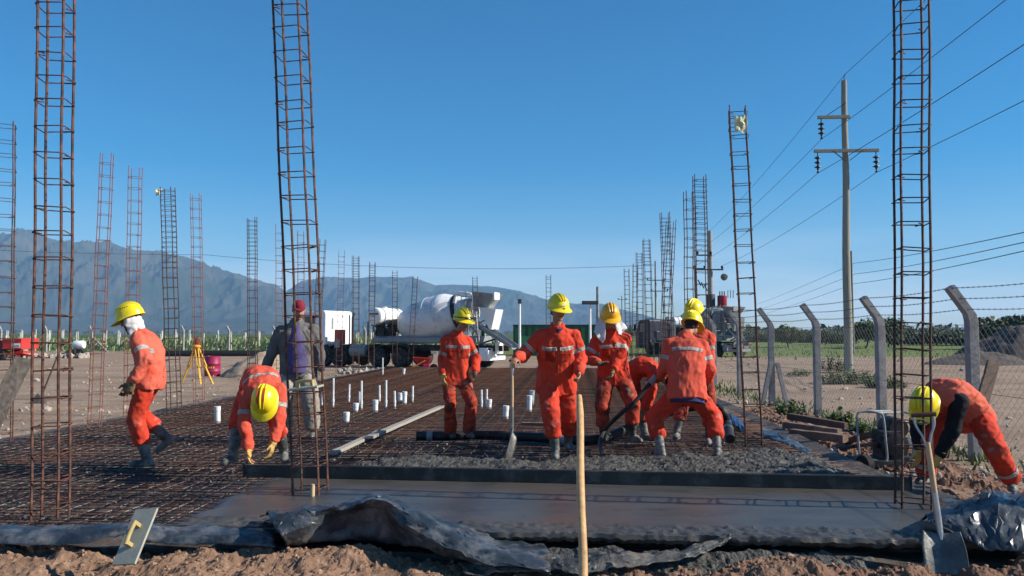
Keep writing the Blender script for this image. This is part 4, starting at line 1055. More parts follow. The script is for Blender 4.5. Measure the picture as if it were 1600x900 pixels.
# ------------------------------------------------------------------ shovels and pole
def shovel(lab, grip, foot, bl_dir, face, L_bl=.30, W_bl=.25, bent=False):
    """grip and foot are the two ends of the handle; the blade runs on from foot along bl_dir, its face turned to `face`"""
    grip, foot = V(grip), V(foot); d = (foot - grip).normalized(); ln = (foot - grip).length
    o = thing('shovel', lab, 'shovel', foot); fn = V(face); bd = V(bl_dir).normalized(); fn = (fn - bd * fn.dot(bd)).normalized(); sd_ = bd.cross(fn)
    hs = d.cross(fn).normalized() if True else sd_
    y0 = grip + d * .20
    g = G()
    for s in (-1, 1): g.tube(smooth_path([y0 + hs * s * .006 + d * .03, y0 + hs * s * .012, y0 + hs * s * .026 - d * .06, y0 + hs * s * .056 - d * .13, y0 + hs * s * .060 - d * .195]), .0085, 8)
    obj('yoke', g, 'steel', o, True)
    g = G(); g.tube([grip - hs * .075, grip - hs * .04, grip + hs * .04, grip + hs * .075], [.014, .0165, .0165, .014], 12); obj('grip', g, 'brown_grip', o, True)
    s1 = grip + d * (ln * .68)
    g = G(); g.tube([y0 - d * .02, lerp(y0, s1, .5), s1], [.0165, .019, .018], 12); obj('shaft', g, 'wood', o, True)
    g = G(); g.tube([s1 - d * .01, lerp(s1, foot, .6), foot, foot + bd * .05], [.0195, .0205, .018, .008], 12); obj('socket', g, 'steel', o, True)
    g = G()
    def f(a, b):
        x = (a - .5); w = W_bl * (.86 + .14 * min(1, b * 3)) * (1.0 if b < .8 else 1 - .10 * (b - .8) / .2); dish = .05 * (abs(x) * 2) ** 2.2 * (1 - .55 * b)
        return foot + sd_ * x * w + bd * (L_bl * b - .02 * (1 - (abs(x) * 2) ** 2) * 0) + fn * (dish + .012 * math.sin(b * 3) - .012)
    g.grid(f, 14, 14); b = obj('blade', g, 'blade', o, True); solid(b, .004)
    return o
shovel('square shovel with a steel D handle standing blade down in the soil bank', Wp(1443, 648, 5.36), Wp(1469, 832, 5.28), Wp(1478, 888, 5.17) - Wp(1469, 832, 5.28), (-.28, -1, .35), .34, .255)
gh_ = IE['WR'][0]
shovel('upright shovel gripped by the striding worker, blade in the fresh concrete', Wp(800, 562, 8.86), Wp(800, 672, 8.95), gp(792, 716, .02) - Wp(800, 672, 8.95), (1, -.13, .25), .34, .21)
def pole():
    a = Wp(905, 619, 3.2); b = Wp(911, 900, 2.52); d = (b - a).normalized(); e = b + d * ((-.25 - b.z) / d.z)
    g = G(); n = 24
    g.tube([lerp(a, e, i / n) + V((.002 * math.sin(i), 0, 0)) for i in range(n + 1)], [.0105 if i == 0 else .0138 + .0006 * math.sin(i * 1.7) for i in range(n + 1)], 18)
    tag(obj('wooden_pole', g, 'wood_pole', None, True), 'smooth round wooden handle standing close in front of the slab', 'pole')
pole()
# ------------------------------------------------------------------ floats
def hand_float(lab, c, along, normal, L_=.30, W_=.13, hs=1):
    c = V(c); al = V(along).normalized(); nn = V(normal); nn = (nn - al * nn.dot(al)).normalized(); sd_ = al.cross(nn)
    o = thing('hand_float', lab, 'float', c - V((0, 0, .1)), 'plasterer hand floats'); R = Matrix((sd_, al, nn)).transposed()
    g = G(); g.box(c, (W_, L_, .016), R); obj('plate', g, 'float', o, bevel=.002)
    g = G(); p0, p1 = c - al * .065 + nn * .05, c + al * .065 + nn * .05
    g.tube(smooth_path([p0 - al * .012, lerp(p0, p1, .3) + nn * .006, lerp(p0, p1, .7) + nn * .006, p1 + al * .012]), .014, 10); obj('handle', g, 'float_handle', o, True)
    for p in (p0, p1):
        g = G(); g.box(p - nn * .02, (.032, .026, .045), R); obj('bracket', g, 'float_handle', o, bevel=.003)
fc = Wp(212, 838, 5.12)
hand_float('grey hand float with wooden handle propped on end in the soil bank at the left', fc, Wp(228, 800, 5.22) - Wp(197, 875, 5.02), (-.35, -1, .45), .37, .17)
hand_float('grey hand float resting on a stirrup of the leaning column', Wp(477, 606, 6.5), (1, -.25, .12), (-.1, -.05, 1), .27, .12)
def peg():
    g = G(); b = gp(488, 781, -.03); g.tube([b, b + V((0, 0, .10)), b + V((.004, 0, .13))], [.020, .020, .015], 10)
    tag(obj('wooden_peg', g, 'wood', None, True), 'short wooden peg at the foot of the leaning column', 'peg')
peg()
# ------------------------------------------------------------------ plastic sheets
def sheet(lab, rows, nu=70, nv=20, amp=.02, seed=0, mat='plastic', name='plastic_sheet', th=.003, fr=4.0):
    g = G(); nr = len(rows)
    sp = [smooth_path(r, 8) for r in rows]
    def along(row, a):
        w = a * (len(row) - 1); j = min(int(w), len(row) - 2); return row[j].lerp(row[j + 1], w - j)
    def f(a, b):
        q = b * (nr - 1); i = min(int(q), nr - 2); t = q - i; p = along(sp[i], a).lerp(along(sp[i + 1], a), t)
        s = V((seed, 0, 0)); n1 = noise.noise(p * fr + s); n2 = noise.noise(p * fr * 2.3 + s); c = noise.cell(p * fr * 1.3 + s)
        vd = noise.voronoi(p * fr * .9 + s + V((n1, n2, 0)) * .4)[0]; vd2 = noise.voronoi(p * fr * 2.4 + s)[0]
        h = (vd[1] - vd[0]) * -1.5 + .45 + (vd2[1] - vd2[0]) * -.5 + n1 * .6 + .15 * (1 - abs(n2) * 3)
        e = .5 * amp * noise.noise(V((a * 9, b * 2, seed)))
        return p + V((.5 * n2 * amp, -.4 * h * amp + e, h * amp))
    R = random.Random(int(seed * 10)); nu, nv = int(nu * .62), int(nv * .62)
    def f2(a, b):
        j = 0 if a in (0, 1) or b in (0, 1) else 1
        return f(min(1, max(0, a + j * R.uniform(-.42, .42) / nu)), min(1, max(0, b + j * R.uniform(-.42, .42) / nv))) + V((R.uniform(-1, 1), R.uniform(-1, 1), R.uniform(-1, 1))) * amp * .13
    g.grid(f2, nu, nv)
    g.f = [t for q in g.f for t in (((q[0], q[1], q[2]), (q[0], q[2], q[3])) if R.random() < .5 else ((q[0], q[1], q[3]), (q[1], q[2], q[3])))]
    o = obj(name, g, mat, None, True); o.data.set_sharp_from_angle(angle=math.radians(38)); solid(o, th); tag(o, lab, 'plastic sheet', 'black plastic sheets along the slab edge')
    return o
R_ = lambda *q: [Wp(x, y, D) for x, y, D in q]
sheet('black plastic sheet arched up in a stiff fold in front of the leaning column', [
    R_((405, 812, 5.95), (470, 800, 6.0), (540, 798, 6.0), (600, 800, 6.0), (660, 808, 5.95), (720, 822, 5.85), (780, 838, 5.72), (850, 850, 5.6)),
    R_((418, 802, 5.62), (470, 791, 5.7), (530, 786, 5.7), (588, 773, 5.66), (640, 789, 5.62), (700, 815, 5.52), (770, 846, 5.42), (858, 864, 5.34)),
    R_((424, 818, 5.45), (470, 803, 5.5), (530, 795, 5.52), (590, 784, 5.48), (645, 808, 5.42), (700, 836, 5.32), (770, 866, 5.22), (862, 880, 5.18)),
    R_((438, 838, 5.36), (478, 824, 5.46), (530, 806, 5.58), (590, 796, 5.55), (640, 826, 5.36), (700, 856, 5.22), (768, 884, 5.12), (862, 892, 5.12)),
    R_((446, 852, 5.46), (484, 850, 5.56), (530, 848, 5.60), (590, 848, 5.56), (650, 856, 5.40), (704, 872, 5.28), (770, 890, 5.16), (862, 896, 5.14))], 100, 40, .034, 3.3, fr=2.8)
sheet('black plastic sheet hanging over the slab edge left of the grey float', [
    R_((-40, 820, 5.86), (60, 822, 5.78), (130, 822, 5.72), (200, 818, 5.72), (250, 820, 5.76), (330, 824, 5.7), (430, 828, 5.6)),
    R_((-40, 832, 5.66), (60, 836, 5.62), (130, 832, 5.58), (200, 826, 5.6), (250, 834, 5.6), (330, 838, 5.54), (430, 840, 5.5)),
    R_((-40, 848, 5.58), (60, 852, 5.52), (130, 848, 5.5), (190, 838, 5.56), (250, 850, 5.54), (330, 852, 5.5), (430, 856, 5.46))], 90, 14, .022, 8.1)
sheet('torn black plastic sheet smeared with concrete below the middle of the slab edge', [
    R_((716, 878, 5.32), (800, 876, 5.3), (860, 866, 5.34), (900, 872, 5.3), (940, 862, 5.34), (1000, 866, 5.34), (1080, 852, 5.38), (1140, 834, 5.44)),
    R_((722, 886, 5.2), (800, 880, 5.2), (860, 872, 5.24), (900, 880, 5.2), (940, 868, 5.24), (1000, 874, 5.26), (1080, 858, 5.32), (1144, 838, 5.42)),
    R_((728, 896, 5.12), (800, 896, 5.12), (860, 892, 5.14), (900, 896, 5.12), (940, 888, 5.16), (1000, 888, 5.18), (1080, 872, 5.24), (1132, 850, 5.34))], 110, 24, .034, 5.2, fr=4, mat='plastic_mud')
sheet('heap of black plastic sheet bunched beside the standing shovel', [
    R_((1440, 812, 5.85), (1490, 790, 5.95), (1540, 782, 6.0), (1590, 778, 6.0), (1680, 784, 6.0)),
    R_((1446, 806, 5.62), (1495, 784, 5.7), (1545, 770, 5.72), (1592, 770, 5.7), (1680, 775, 5.7)),
    R_((1452, 822, 5.48), (1500, 806, 5.45), (1550, 792, 5.45), (1600, 800, 5.42), (1680, 805, 5.4)),
    R_((1500, 842, 5.34), (1520, 850, 5.28), (1560, 864, 5.2), (1600, 866, 5.16), (1680, 868, 5.1))], 64, 30, .05, 9.7, fr=2.6)
sheet('strip of black plastic lying on the ground right of the fresh concrete', [
    R_((1188, 668, 11.6), (1215, 676, 11.2), (1245, 690, 10.5), (1268, 706, 9.6)), R_((1194, 684, 10.9), (1218, 692, 10.6), (1242, 700, 10.0), (1262, 712, 9.4))], 30, 8, .03, 4.4)
sheet('blue plastic sheet at the slab edge behind the end of the black hose', [
    R_((1128, 640, 13.6), (1146, 650, 13.0), (1165, 662, 12.4)), R_((1132, 652, 12.9), (1148, 664, 12.2), (1164, 678, 11.4))], 24, 10, .05, 2.2, 'plastic_blue')
# ------------------------------------------------------------------ mixer truck (local: +X forward, ground z = 0)
def wheel(parent, x, y, r=.52, w=.30, side=1):
    g = G(); a = V((0, side, 0)); p = V((x, y, r))
    g.lathe([(r * .55, -w / 2), (r * .9, -w / 2), (r * .985, -w * .38), (r, -w * .2), (r, w * .2), (r * .985, w * .38), (r * .9, w / 2), (r * .56, w / 2), (r * .54, w * .36)], 28, p, a)
    t = obj('wheel', g, 'tyre', parent, True)
    g = G(); g.lathe([(r * .55, w * .30), (r * .54, w * .42), (r * .46, w * .40), (r * .30, w * .16), (r * .27, w * .34), (r * .10, w * .38)], 24, p, a); rm = obj('rim', g, 'rim', t, True)
    return t
def mixer(label):
    o = thing('mixer_truck', label, 'mixer truck', (0, 0, 0), 'concrete mixer trucks')
    def part(name, g, mat, par=None, smooth=False, bev=0.): return obj(name, g, mat, par or o, smooth, bev)
    g = G()
    for s in (-1, 1): g.box((.75, s * .42, 1.0), (11.4, .1, .28))
    for x in (-4, -2.4, -.4, 1.4, 3.2): g.box((x, 0, 1.0), (.12, .74, .2))
    part('chassis', g, 'truck_dark')
    for x in (4.95, 3.95, 1.55, .25, -3.3):
        for s in (-1, 1): wheel(o, x, s * 1.05, .53, +.34 if x > 3 else .5, s)
    g = G(); g.box((-.9, 0, 1.42), (5.9, 1.5, .36)); g.box((-.9, 1.0, 1.40), (5.9, .08, .22)); g.box((-.9, -1.0, 1.40), (5.9, .08, .22))
    for i in range(7): g.box((-3.4 + i * .85, 0, 1.36), (.08, 2.0, .14))
    part('subframe', g, 'truck_grey', bev=.01)
    for x, n in ((.9, 1), (-3.3, 2)):
        for s in (-1, 1):
            g = G(); rr_ = .66; x0s = [(1.55, .25)] if n == 1 else [(-3.3, -3.3)]
            a, b = x0s[0]; pts = [(a + rr_ * math.cos(t), s * 1.06, .53 + rr_ * math.sin(t)) for t in [math.radians(q) for q in range(10, 91, 16)]] + [(b + rr_ * math.cos(t), s * 1.06, .53 + rr_ * math.sin(t)) for t in [math.radians(q) for q in range(90, 171, 16)]]
            vs = [(p[0], p[1] + e * .28, p[2] + h) for p in pts for e, h in ((-1, 0), (1, 0), (1, .02), (-1, .02))]
            g.add(vs, [(4 * i + k, 4 * i + (k + 1) % 4, 4 * i + 4 + (k + 1) % 4, 4 * i + 4 + k) for i in range(len(pts) - 1) for k in range(4)])
            part('mudguard', g, 'truck_dark')
    # cab
    n_before = set(o.children)
    g = G(); prof = [(5.55, .55), (5.62, 1.35), (5.52, 1.75), (5.18, 2.72), (5.0, 2.86), (3.72, 2.93), (3.62, 2.80), (3.62, 1.15), (3.75, 1.05), (4.98, 1.05), (4.98, .55)]
    g.prism([(x, -1.22, z) for x, z in prof], (0, 2.44, 0)); cab = part('cab', g, 'white_paint', bev=.05)
    g = G(); g.prism([(5.555, -1.06, 1.80), (5.555, 1.06, 1.80), (5.215, 1.0, 2.66), (5.215, -1.0, 2.66)], (.02, 0, .008)); part('windscreen', g, 'glass', cab)
    for s in (-1, 1):
        g = G(); y = s * 1.223
        g.prism([(5.05, y, 1.86), (5.0, y, 2.55), (4.30, y, 2.60), (4.30, y, 1.86)], (0, s * .012, 0)); part('side_window', g, 'glass', cab)
        g = G(); g.prism([(5.16, y, 1.12), (5.16, y, 1.80), (5.06, y, 2.60), (4.22, y, 2.68), (4.22, y, 1.12)], (0, s * .008, 0)); d = part('door', g, 'white_paint', cab)
        g = G(); g.box((5.40, s * 1.42, 2.25), (.08, .2, .55)); g.tube([(5.3, s * 1.2, 2.6), (5.4, s * 1.42, 2.5)], .02, 6); part('mirror', g, 'truck_dark', cab)
        g = G(); g.box((5.60, s * .85, .95), (.06, .36, .2)); part('headlight', g, 'glass', cab)
        g = G(); g.box((4.3, s * 1.12, .92), (1.5, .18, .5)); part('wheel_arch', g, 'truck_navy', cab, bev=.04)
    g = G(); g.box((5.62, 0, 1.28), (.03, 1.7, .42)); part('grille', g, 'truck_dark', cab)
    g = G(); g.box((5.6, 0, .68), (.16, 2.4, .3)); part('bumper', g, 'truck_grey', cab, bev=.03)
    g = G(); g.box((3.615, .62, 2.25), (.02, .16, .6)); g.box((3.615, -.3, 2.62), (.02, .10, .10)); part('rear_panel', g, 'truck_grey', cab)
    for ch in set(o.children) - n_before: ch.location.x += 1.15
    # fuel tank, air tank, exhaust behind the cab
    g = G(); g.lathe([(.28, -.02), (.31, 0), (.31, .9), (.28, .92)], 20, V((2.35, 1.0, .85)), (1, 0, 0)); part('fuel_tank', g, 'truck_grey', smooth=True)
    g = G(); g.box((3.98, 1.05, 1.55), (.42, .4, .75)); part('tool_box', g, 'amber_box', bev=.03)
    g = G(); g.box((4.0, 1.27, 1.2), (.34, .04, .42)); part('step_plate', g, 'truck_grey', bev=.03)
    g = G(); g.tube([(4.6, -1.0, 1.0), (4.6, -1.0, 2.6), (4.52, -1.0, 2.85)], .07, 10); part('exhaust', g, 'truck_dark', smooth=True)
    # water tank across the frame
    g = G(); r = .43; g.lathe([(.05, -1.18), (r * .8, -1.17), (r * .96, -1.12), (r, -1.04), (r, 1.04), (r * .96, 1.12), (r * .8, 1.17), (.05, 1.18)], 32, V((1.85, 0, 2.62)), (0, 1, 0)); tk = part('water_tank', g, 'white_paint', smooth=True)
    for y in (-.75, .75):
        g = G(); g.lathe([(r, -.04), (r + .02, -.035), (r + .02, .035), (r, .04)], 32, V((1.85, y, 2.62)), (0, 1, 0)); part('strap', g, 'truck_grey', tk, True)
    for i in range(8):
        g = G(); g.box((1.85 + .24 - i * .068, 1.186, 2.72), (.046, .012, .085 if i % 3 else .10)); part('lettering', g, 'truck_dark', tk)
    for i in range(4):
        g = G(); g.box((1.85 + .10 - i * .06, 1.186, 2.60), (.036, .012, .04)); part('lettering', g, 'truck_dark', tk)
    g = G(); g.lathe([(.10, 0), (.11, .07), (.05, .09)], 14, V((1.85, .1, 3.03))); part('filler_cap', g, 'white_paint', tk, True)
    for s in (-1, 1): g = G(); g.beam((1.85, s * .55, 1.58), (1.85, s * .55, 2.25), .5, .1); part('tank_cradle', g, 'truck_dark')
    # gearbox, pump and pipes
    g = G(); g.lathe([(.26, -.35), (.34, -.3), (.34, .2), (.44, .24), (.44, .34), (.2, .38)], 20, V((1.1, 0, 2.15)), V((-1, 0, .12)))
    for i in range(10):
        p = V((uni(.9, 2.3), uni(-.9, .95), uni(1.62, 2.1))); g.box(p, (uni(.12, .35), uni(.12, .35), uni(.12, .4)))
    for i in range(9):
        a = V((uni(.8, 2.3), uni(-.9, 1.0), 1.62)); g.tube(smooth_path([a, a + V((uni(-.2, .2), uni(-.2, .2), .4)), a + V((uni(-.4, .4), uni(-.3, .3), .55))]), .03, 6)
    part('pump_gear', g, 'truck_dark', smooth=False)
    g = G(); g.box((2.35, .95, 1.95), (.08, .08, .75)); g.tube([(2.6, .95, 1.6), (2.6, .95, 2.3), (2.0, .95, 2.3)], .02, 6); part('guard_rail', g, 'truck_grey')
    # drum
    ax = V((-1, 0, .205)).normalized(); c0 = V((.82, 0, 2.08))
    g = G(); g.lathe([(.30, -.02), (.62, .03), (.72, .10), (1.06, 1.0), (1.15, 1.7), (1.15, 2.35), (1.12, 2.7), (.70, 3.75), (.52, 4.1), (.50, 4.2), (.44, 4.2), (.40, 3.9)], 48, c0, ax); dr = part('drum', g, 'drum_paint', smooth=True)
    g = G(); g.lathe([(1.142, 1.67), (1.164, 1.70), (1.164, 1.74), (1.142, 1.77)], 48, c0, ax); g.lathe([(1.142, 2.33), (1.162, 2.36), (1.162, 2.40), (1.14, 2.43)], 48, c0, ax); part('weld_ring', g, 'drum_paint', dr, True)
    # white patch and stripe wrapped on the rear cone
    side = V((0, 1, 0)); upd = ax.cross(side) * -1
    if upd.z < 0: upd = -upd
    def skin(h): return interp(h, [(1.7, 1.15), (2.35, 1.15), (2.7, 1.12), (3.75, .70), (4.1, .52)]) + .012
    g = G()
    def pf(a, b):
        h = lerp(2.4, 3.9, a); t0, t1 = math.radians(lerp(18, 52, a ** .8)), math.radians(102); t = lerp(t0, t1, b)
        return c0 + ax * h + (side * math.cos(t) + upd * math.sin(t)) * skin(h)
    g.grid(pf, 14, 12); pp = part('white_patch', g, 'white_paint', dr, True); solid(pp, .008)
    g = G()
    def pf2(a, b):
        h = lerp(2.5, 3.5, a); t = math.radians(lerp(4, 34, a) + b * 5); return c0 + ax * h + (side * math.cos(t) + upd * math.sin(t)) * skin(h)
    g.grid(pf2, 14, 2); pp = part('white_stripe', g, 'white_paint', dr, True); solid(pp, .008)
    g = G(); g.lathe([(.82, 3.26), (.95, 3.27), (.95, 3.43), (.82, 3.44)], 40, c0, ax); part('roller_ring', g, 'truck_dark', dr, True)
    # rear pedestal, ladder, platform
    rx = -3.0
    g = G()
    for s in (-1, 1):
        g.beam((rx + .25, s * .85, 1.55), (rx - .25, s * .62, 3.45), .1, .1); g.beam((rx - .9, s * .85, 1.3), (rx - .55, s * .62, 3.4), .08, .08)
        g.beam((rx + .2, s * .8, 2.1), (rx - .7, s * .72, 2.5), .06, .06); g.beam((rx - .8, s * .82, 1.7), (rx + .1, s * .72, 2.6), .06, .06)
    g.beam((rx - .2, -.7, 3.4), (rx - .2, .7, 3.4), .1, .1); g.beam((rx + .1, -.9, 2.0), (rx + .1, .9, 2.0), .14, .14)
    part('pedestal', g, 'truck_grey')
    g = G(); A_, B_ = V((rx - .15, 1.05, 1.2)), V((rx - .42, .95, 3.55))
    for e in (-.17, .17): g.tube([A_ + V((e, 0, 0)), B_ + V((e, 0, 0)), B_ + V((e, 0, .3))], .024, 8)
    ld = part('ladder', g, 'truck_grey', smooth=True)
    for i in range(9):
        p = A_.lerp(B_, (i + .3) / 9); g = G(); g.tube([p - V((.17, 0, 0)), p + V((.17, 0, 0))], .018, 6); part('rung', g, 'truck_grey', ld)
    g = G(); g.box((rx - .35, .9, 2.55), (.7, .4, .04))
    for x in (rx - .05, rx - .65): g.tube([(x, 1.08, 2.55), (x, 1.08, 3.5)], .02, 6)
    for z in (3.0, 3.5): g.tube([(rx - .05, 1.08, z), (rx - .65, 1.08, z)], .018, 6)
    part('platform', g, 'truck_grey')
    g = G(); g.tube(smooth_path([(rx + .35, .95, 3.2), (rx + .3, .95, 3.62), (rx + .05, .95, 3.72), (rx - .5, .9, 3.66)]), .055, 8); part('hand_rail', g, 'white_paint', smooth=True)
    # hopper: open funnel
    g = G(); n = 4
    top = [V((rx - .35, -.62, 3.78)), V((rx - .35, .62, 3.78)), V((rx - 1.55, .58, 3.66)), V((rx - 1.55, -.58, 3.66))]; bot = [V((rx - .5, -.34, 3.02)), V((rx - .5, .34, 3.02)), V((rx - 1.15, .30, 2.98)), V((rx - 1.15, -.30, 2.98))]
    cin = V((rx - .95, 0, 3.4)); ti = [p.lerp(V((cin.x, cin.y, p.z)), .06) for p in top]; bi = [p.lerp(V((cin.x, cin.y, p.z)), .08) for p in bot]
    vs = top + bot + ti + bi; fs = []
    for i in range(4): j = (i + 1) % 4; fs += [(i, j, 4 + j, 4 + i), (8 + j, 8 + i, 12 + i, 12 + j), (j, i, 8 + i, 8 + j), (4 + i, 4 + j, 12 + j, 12 + i)]
    g.add(vs, fs); hp = part('hopper', g, 'truck_grey')
    g = G(); g.box((rx - 1.56, .30, 3.54), (.10, .62, .36)); part('hopper_lip', g, 'white_paint', hp, bev=.01)
    g = G(); g.prism([(rx - .72, .50, 2.98), (rx - 1.62, .48, 2.90), (rx - 1.32, .34, 1.92), (rx - 1.22, .34, 1.92)], (0, -.9, 0)); part('collector_chute', g, 'white_paint')
    # swivelling discharge chute: half pipe
    P0, P1 = V((rx - .7, .1, 2.20)), V((rx - 2.75, .75, 1.15)); dd = (P1 - P0).normalized(); sd_ = dd.cross(V((0, 0, 1))).normalized(); uu = sd_.cross(dd)
    g = G()
    def cf_(a, b):
        t = math.radians(lerp(-8, 188, b)); w = lerp(.34, .24, a); return P0.lerp(P1, a) + sd_ * math.cos(t) * w - uu * math.sin(t) * w * .85
    g.grid(cf_, 10, 12); cc = part('discharge_chute', g, 'truck_grey', smooth=True); solid(cc, .02)
    g = G(); g.beam((rx - .7, .1, 1.25), (rx - 1.75, .43, 1.5), .07, .07); g.tube([(rx - .75, .1, 1.2), (rx - .75, .1, 2.1)], .07, 10); part('chute_stay', g, 'truck_navy')
    for i, (y, z, w, h) in enumerate(((.55, 2.2, .25, .3), (.62, 1.95, .42, .26), (.5, 2.75, .22, .14))):
        g = G(); g.box((rx - .55, y, z), (w, .12, h)); part('control_box', g, 'white_paint', bev=.01)
    # rear end
    g = G(); g.box((rx - 1.25, 0, .95), (.45, 2.3, .16)); g.box((rx - 1.25, 0, .52), (.4, 2.2, .2)); g.box((rx - 1.1, .5, .74), (.2, .12, .4)); g.box((rx - 1.1, -.5, .74), (.2, .12, .4)); g.box((rx - 1.30, .95, .72), (.5, .5, .42))
    part('rear_bumper', g, 'white_paint', bev=.015)
    for s in (-1, 1):
        g = G(); g.box((rx - 1.49, s * .98, .95), (.04, .3, .12)); part('tail_light', g, 'red_dark')
    g = G(); g.box((rx - 1.75, .35, 1.02), (.05, .85, .55)); pl = part('rear_plate', g, 'white_paint', bev=.01)
    g = G(); g.beam((rx - 1.4, .35, .95), (rx - 1.75, .35, .95), .1, .08); part('plate_bracket', g, 'truck_grey', pl)
    return o
t1 = mixer('white concrete mixer truck standing across the far end of the slab, drum over the mesh')
zt = -.38
t1.location = V((*Wp(652, 500, 41.0).xy, zt)); t1.rotation_euler = (0, 0, math.pi - math.radians(23))
t2 = copy_tree(t1); t2['label'] = 'second mixer truck, seen end on by the fence behind the man whose back is turned'
t2.location = V((*Wp(1092, 500, 62).xy, zt - .04)); t2.rotation_euler = (0, 0, math.pi - math.radians(64))
GREY = {'white_paint': 'truck_grey', 'drum_paint': 'concrete_post'}
for c in t2.children_recursive:
    if c.type == 'MESH' and not c.name.startswith('water_tank') and c.data.materials[0].name in GREY: c.data = c.data.copy(); c.data.materials[0] = MT[GREY[c.data.materials[0].name]]
for c in t2.children:
    if c.name.startswith('cab') or c.name.startswith('tool_box'):
        for q in [c] + list(c.children):
            if q.data.materials[0].name in ('white_paint', 'truck_grey', 'amber_box'): q.data = q.data.copy(); q.data.materials[0] = MT['truck_navy']
# ------------------------------------------------------------------ concrete post fences
def bent_post(parent, x, y, z0, lean, r=.065, h=1.88, arm=.48):
    """square concrete post whose top leans over; lean is the horizontal direction of the arm"""
    b = V((x, y, z0 - .2)); k = V((x, y, z0 + h)); t = k + V(lean) * .62 * arm / .48 * .45 + V((0, 0, arm * .86)); g = G()
    L1 = V(lean).normalized(); w = V((0, 0, 1)).cross(L1)
    secs = [(b, w * r * 1.0, L1 * r), (k - V((0, 0, .04)), w * r * .98, L1 * r * .98), (k + L1 * .02 + V((0, 0, .05)), w * r * .95, L1 * r * .98), (t, w * r * .85, (L1 * .86 - V((0, 0, .5))) * r * .85)]
    q = []
    for c, a, e in secs: q += [c - a - e, c + a - e, c + a + e, c - a + e]
    g.add(q, [(4 * i + k_, 4 * i + (k_ + 1) % 4, 4 * i + 4 + (k_ + 1) % 4, 4 * i + 4 + k_) for i in range(3) for k_ in range(4)] + [(3, 2, 1, 0), (12, 13, 14, 15)])
    obj('post', g, 'concrete_post', parent, bevel=.006); return k, t
def right_fence():
    zb = -.32; o = thing('wire_fence', 'wire mesh fence on bent concrete posts along the right of the site', 'fence', (6.15, 14, zb))
    ys = [5.2, 7.9, 10.65, 13.4, 16.3, 18.9, 21.7, 24.6, 27.5, 30.5]; KT = []
    for i, y in enumerate(ys): KT.append(bent_post(o, 6.15 + .05 * math.sin(i * 2.1), y, zb + .02 * math.sin(i), (-1, .06 * math.sin(i * 1.7), 0)))
    for dx in (-.30, .30):
        g = G(); g.beam((6.15 + dx, 18.85, zb - .05), (6.15 + dx * .25, 18.85, zb + 1.0), .09, .09); obj('brace', g, 'concrete_post', o, bevel=.005)
    for s in range(3):
        g = G(); pts = []
        for (k, t), (k2, t2) in zip(KT, KT[1:]):
            a, b = k.lerp(t, .28 + .34 * s), k2.lerp(t2, .28 + .34 * s)
            for j in range(8): p = a.lerp(b, j / 8); pts.append(p - V((0, 0, .03 * math.sin(math.pi * j / 8))))
        g.tube(pts, .0038, 4)
        for i in range(len(pts) - 1):
            for q in range(3):
                p = pts[i].lerp(pts[i + 1], (q + .5) / 3)
                for z in (-1, 1): g.tube([p + V((-.012, 0, -.014 * z)), p + V((.012, 0, .014 * z))], .002, 3)
        obj('barbed_wire', g, 'wire_dark', o)
    g = G(); y0, y1, z0, z1 = 5.2, 21.7, zb + .03, zb + 1.80; H = z1 - z0; st = .085
    c = y0 - H
    while c < y1 + H:
        for s in (1, -1):
            a = max(y0, c) if s == 1 else max(y0, c - H); b = min(y1, c + H) if s == 1 else min(y1, c)
            if b - a > .02:
                pa = (6.15, a, z0 + (a - c) * s); pb = (6.15, b, z0 + (b - c) * s)
                g.tube([pa, pb], .0019, 3, False)
        c += st * 1.414
    tag(obj('chain_link', g, 'wire', o), kind='stuff')
    for z in (z0, z0 + H / 2, z1):
        g = G(); g.tube([(6.15, y, z + .01 * math.sin(y * 3)) for y in [y0 + i * 1.5 for i in range(18)]], .0028, 4); obj('tension_wire', g, 'wire_dark', o)
right_fence()
def left_fence():
    Y = 74; o = thing('wire_fence', 'far line of thin concrete posts before the green field at the left', 'fence', (Wp(287, 520, Y).x, Y, -.4))
    xs = [-212, -141, -70, 2, 73, 143, 215, 287, 358, 430, 500, 571, 642]; KT = []
    for i, x in enumerate(xs): KT.append(bent_post(o, Wp(x, 520, Y).x, Y, -.42, (-1, .5, 0), .075, 2.0, .5))
    for x in (143, 145):
        pass
    b = Wp(146, 520, Y); g = G(); g.beam((b.x, Y, .9), (b.x + 1.5, Y - .2, -.45), .12, .12); obj('brace', g, 'concrete_post', o)
    for s in range(6):
        g = G(); pts = [(lerp(k, t, max(0, (s - 2) / 3)) - V((0, 0, max(0, 2 - s) * .65))) for k, t in KT]; g.tube(pts, .007, 3); obj('wire', g, 'wire', o)
    return o
left_fence()
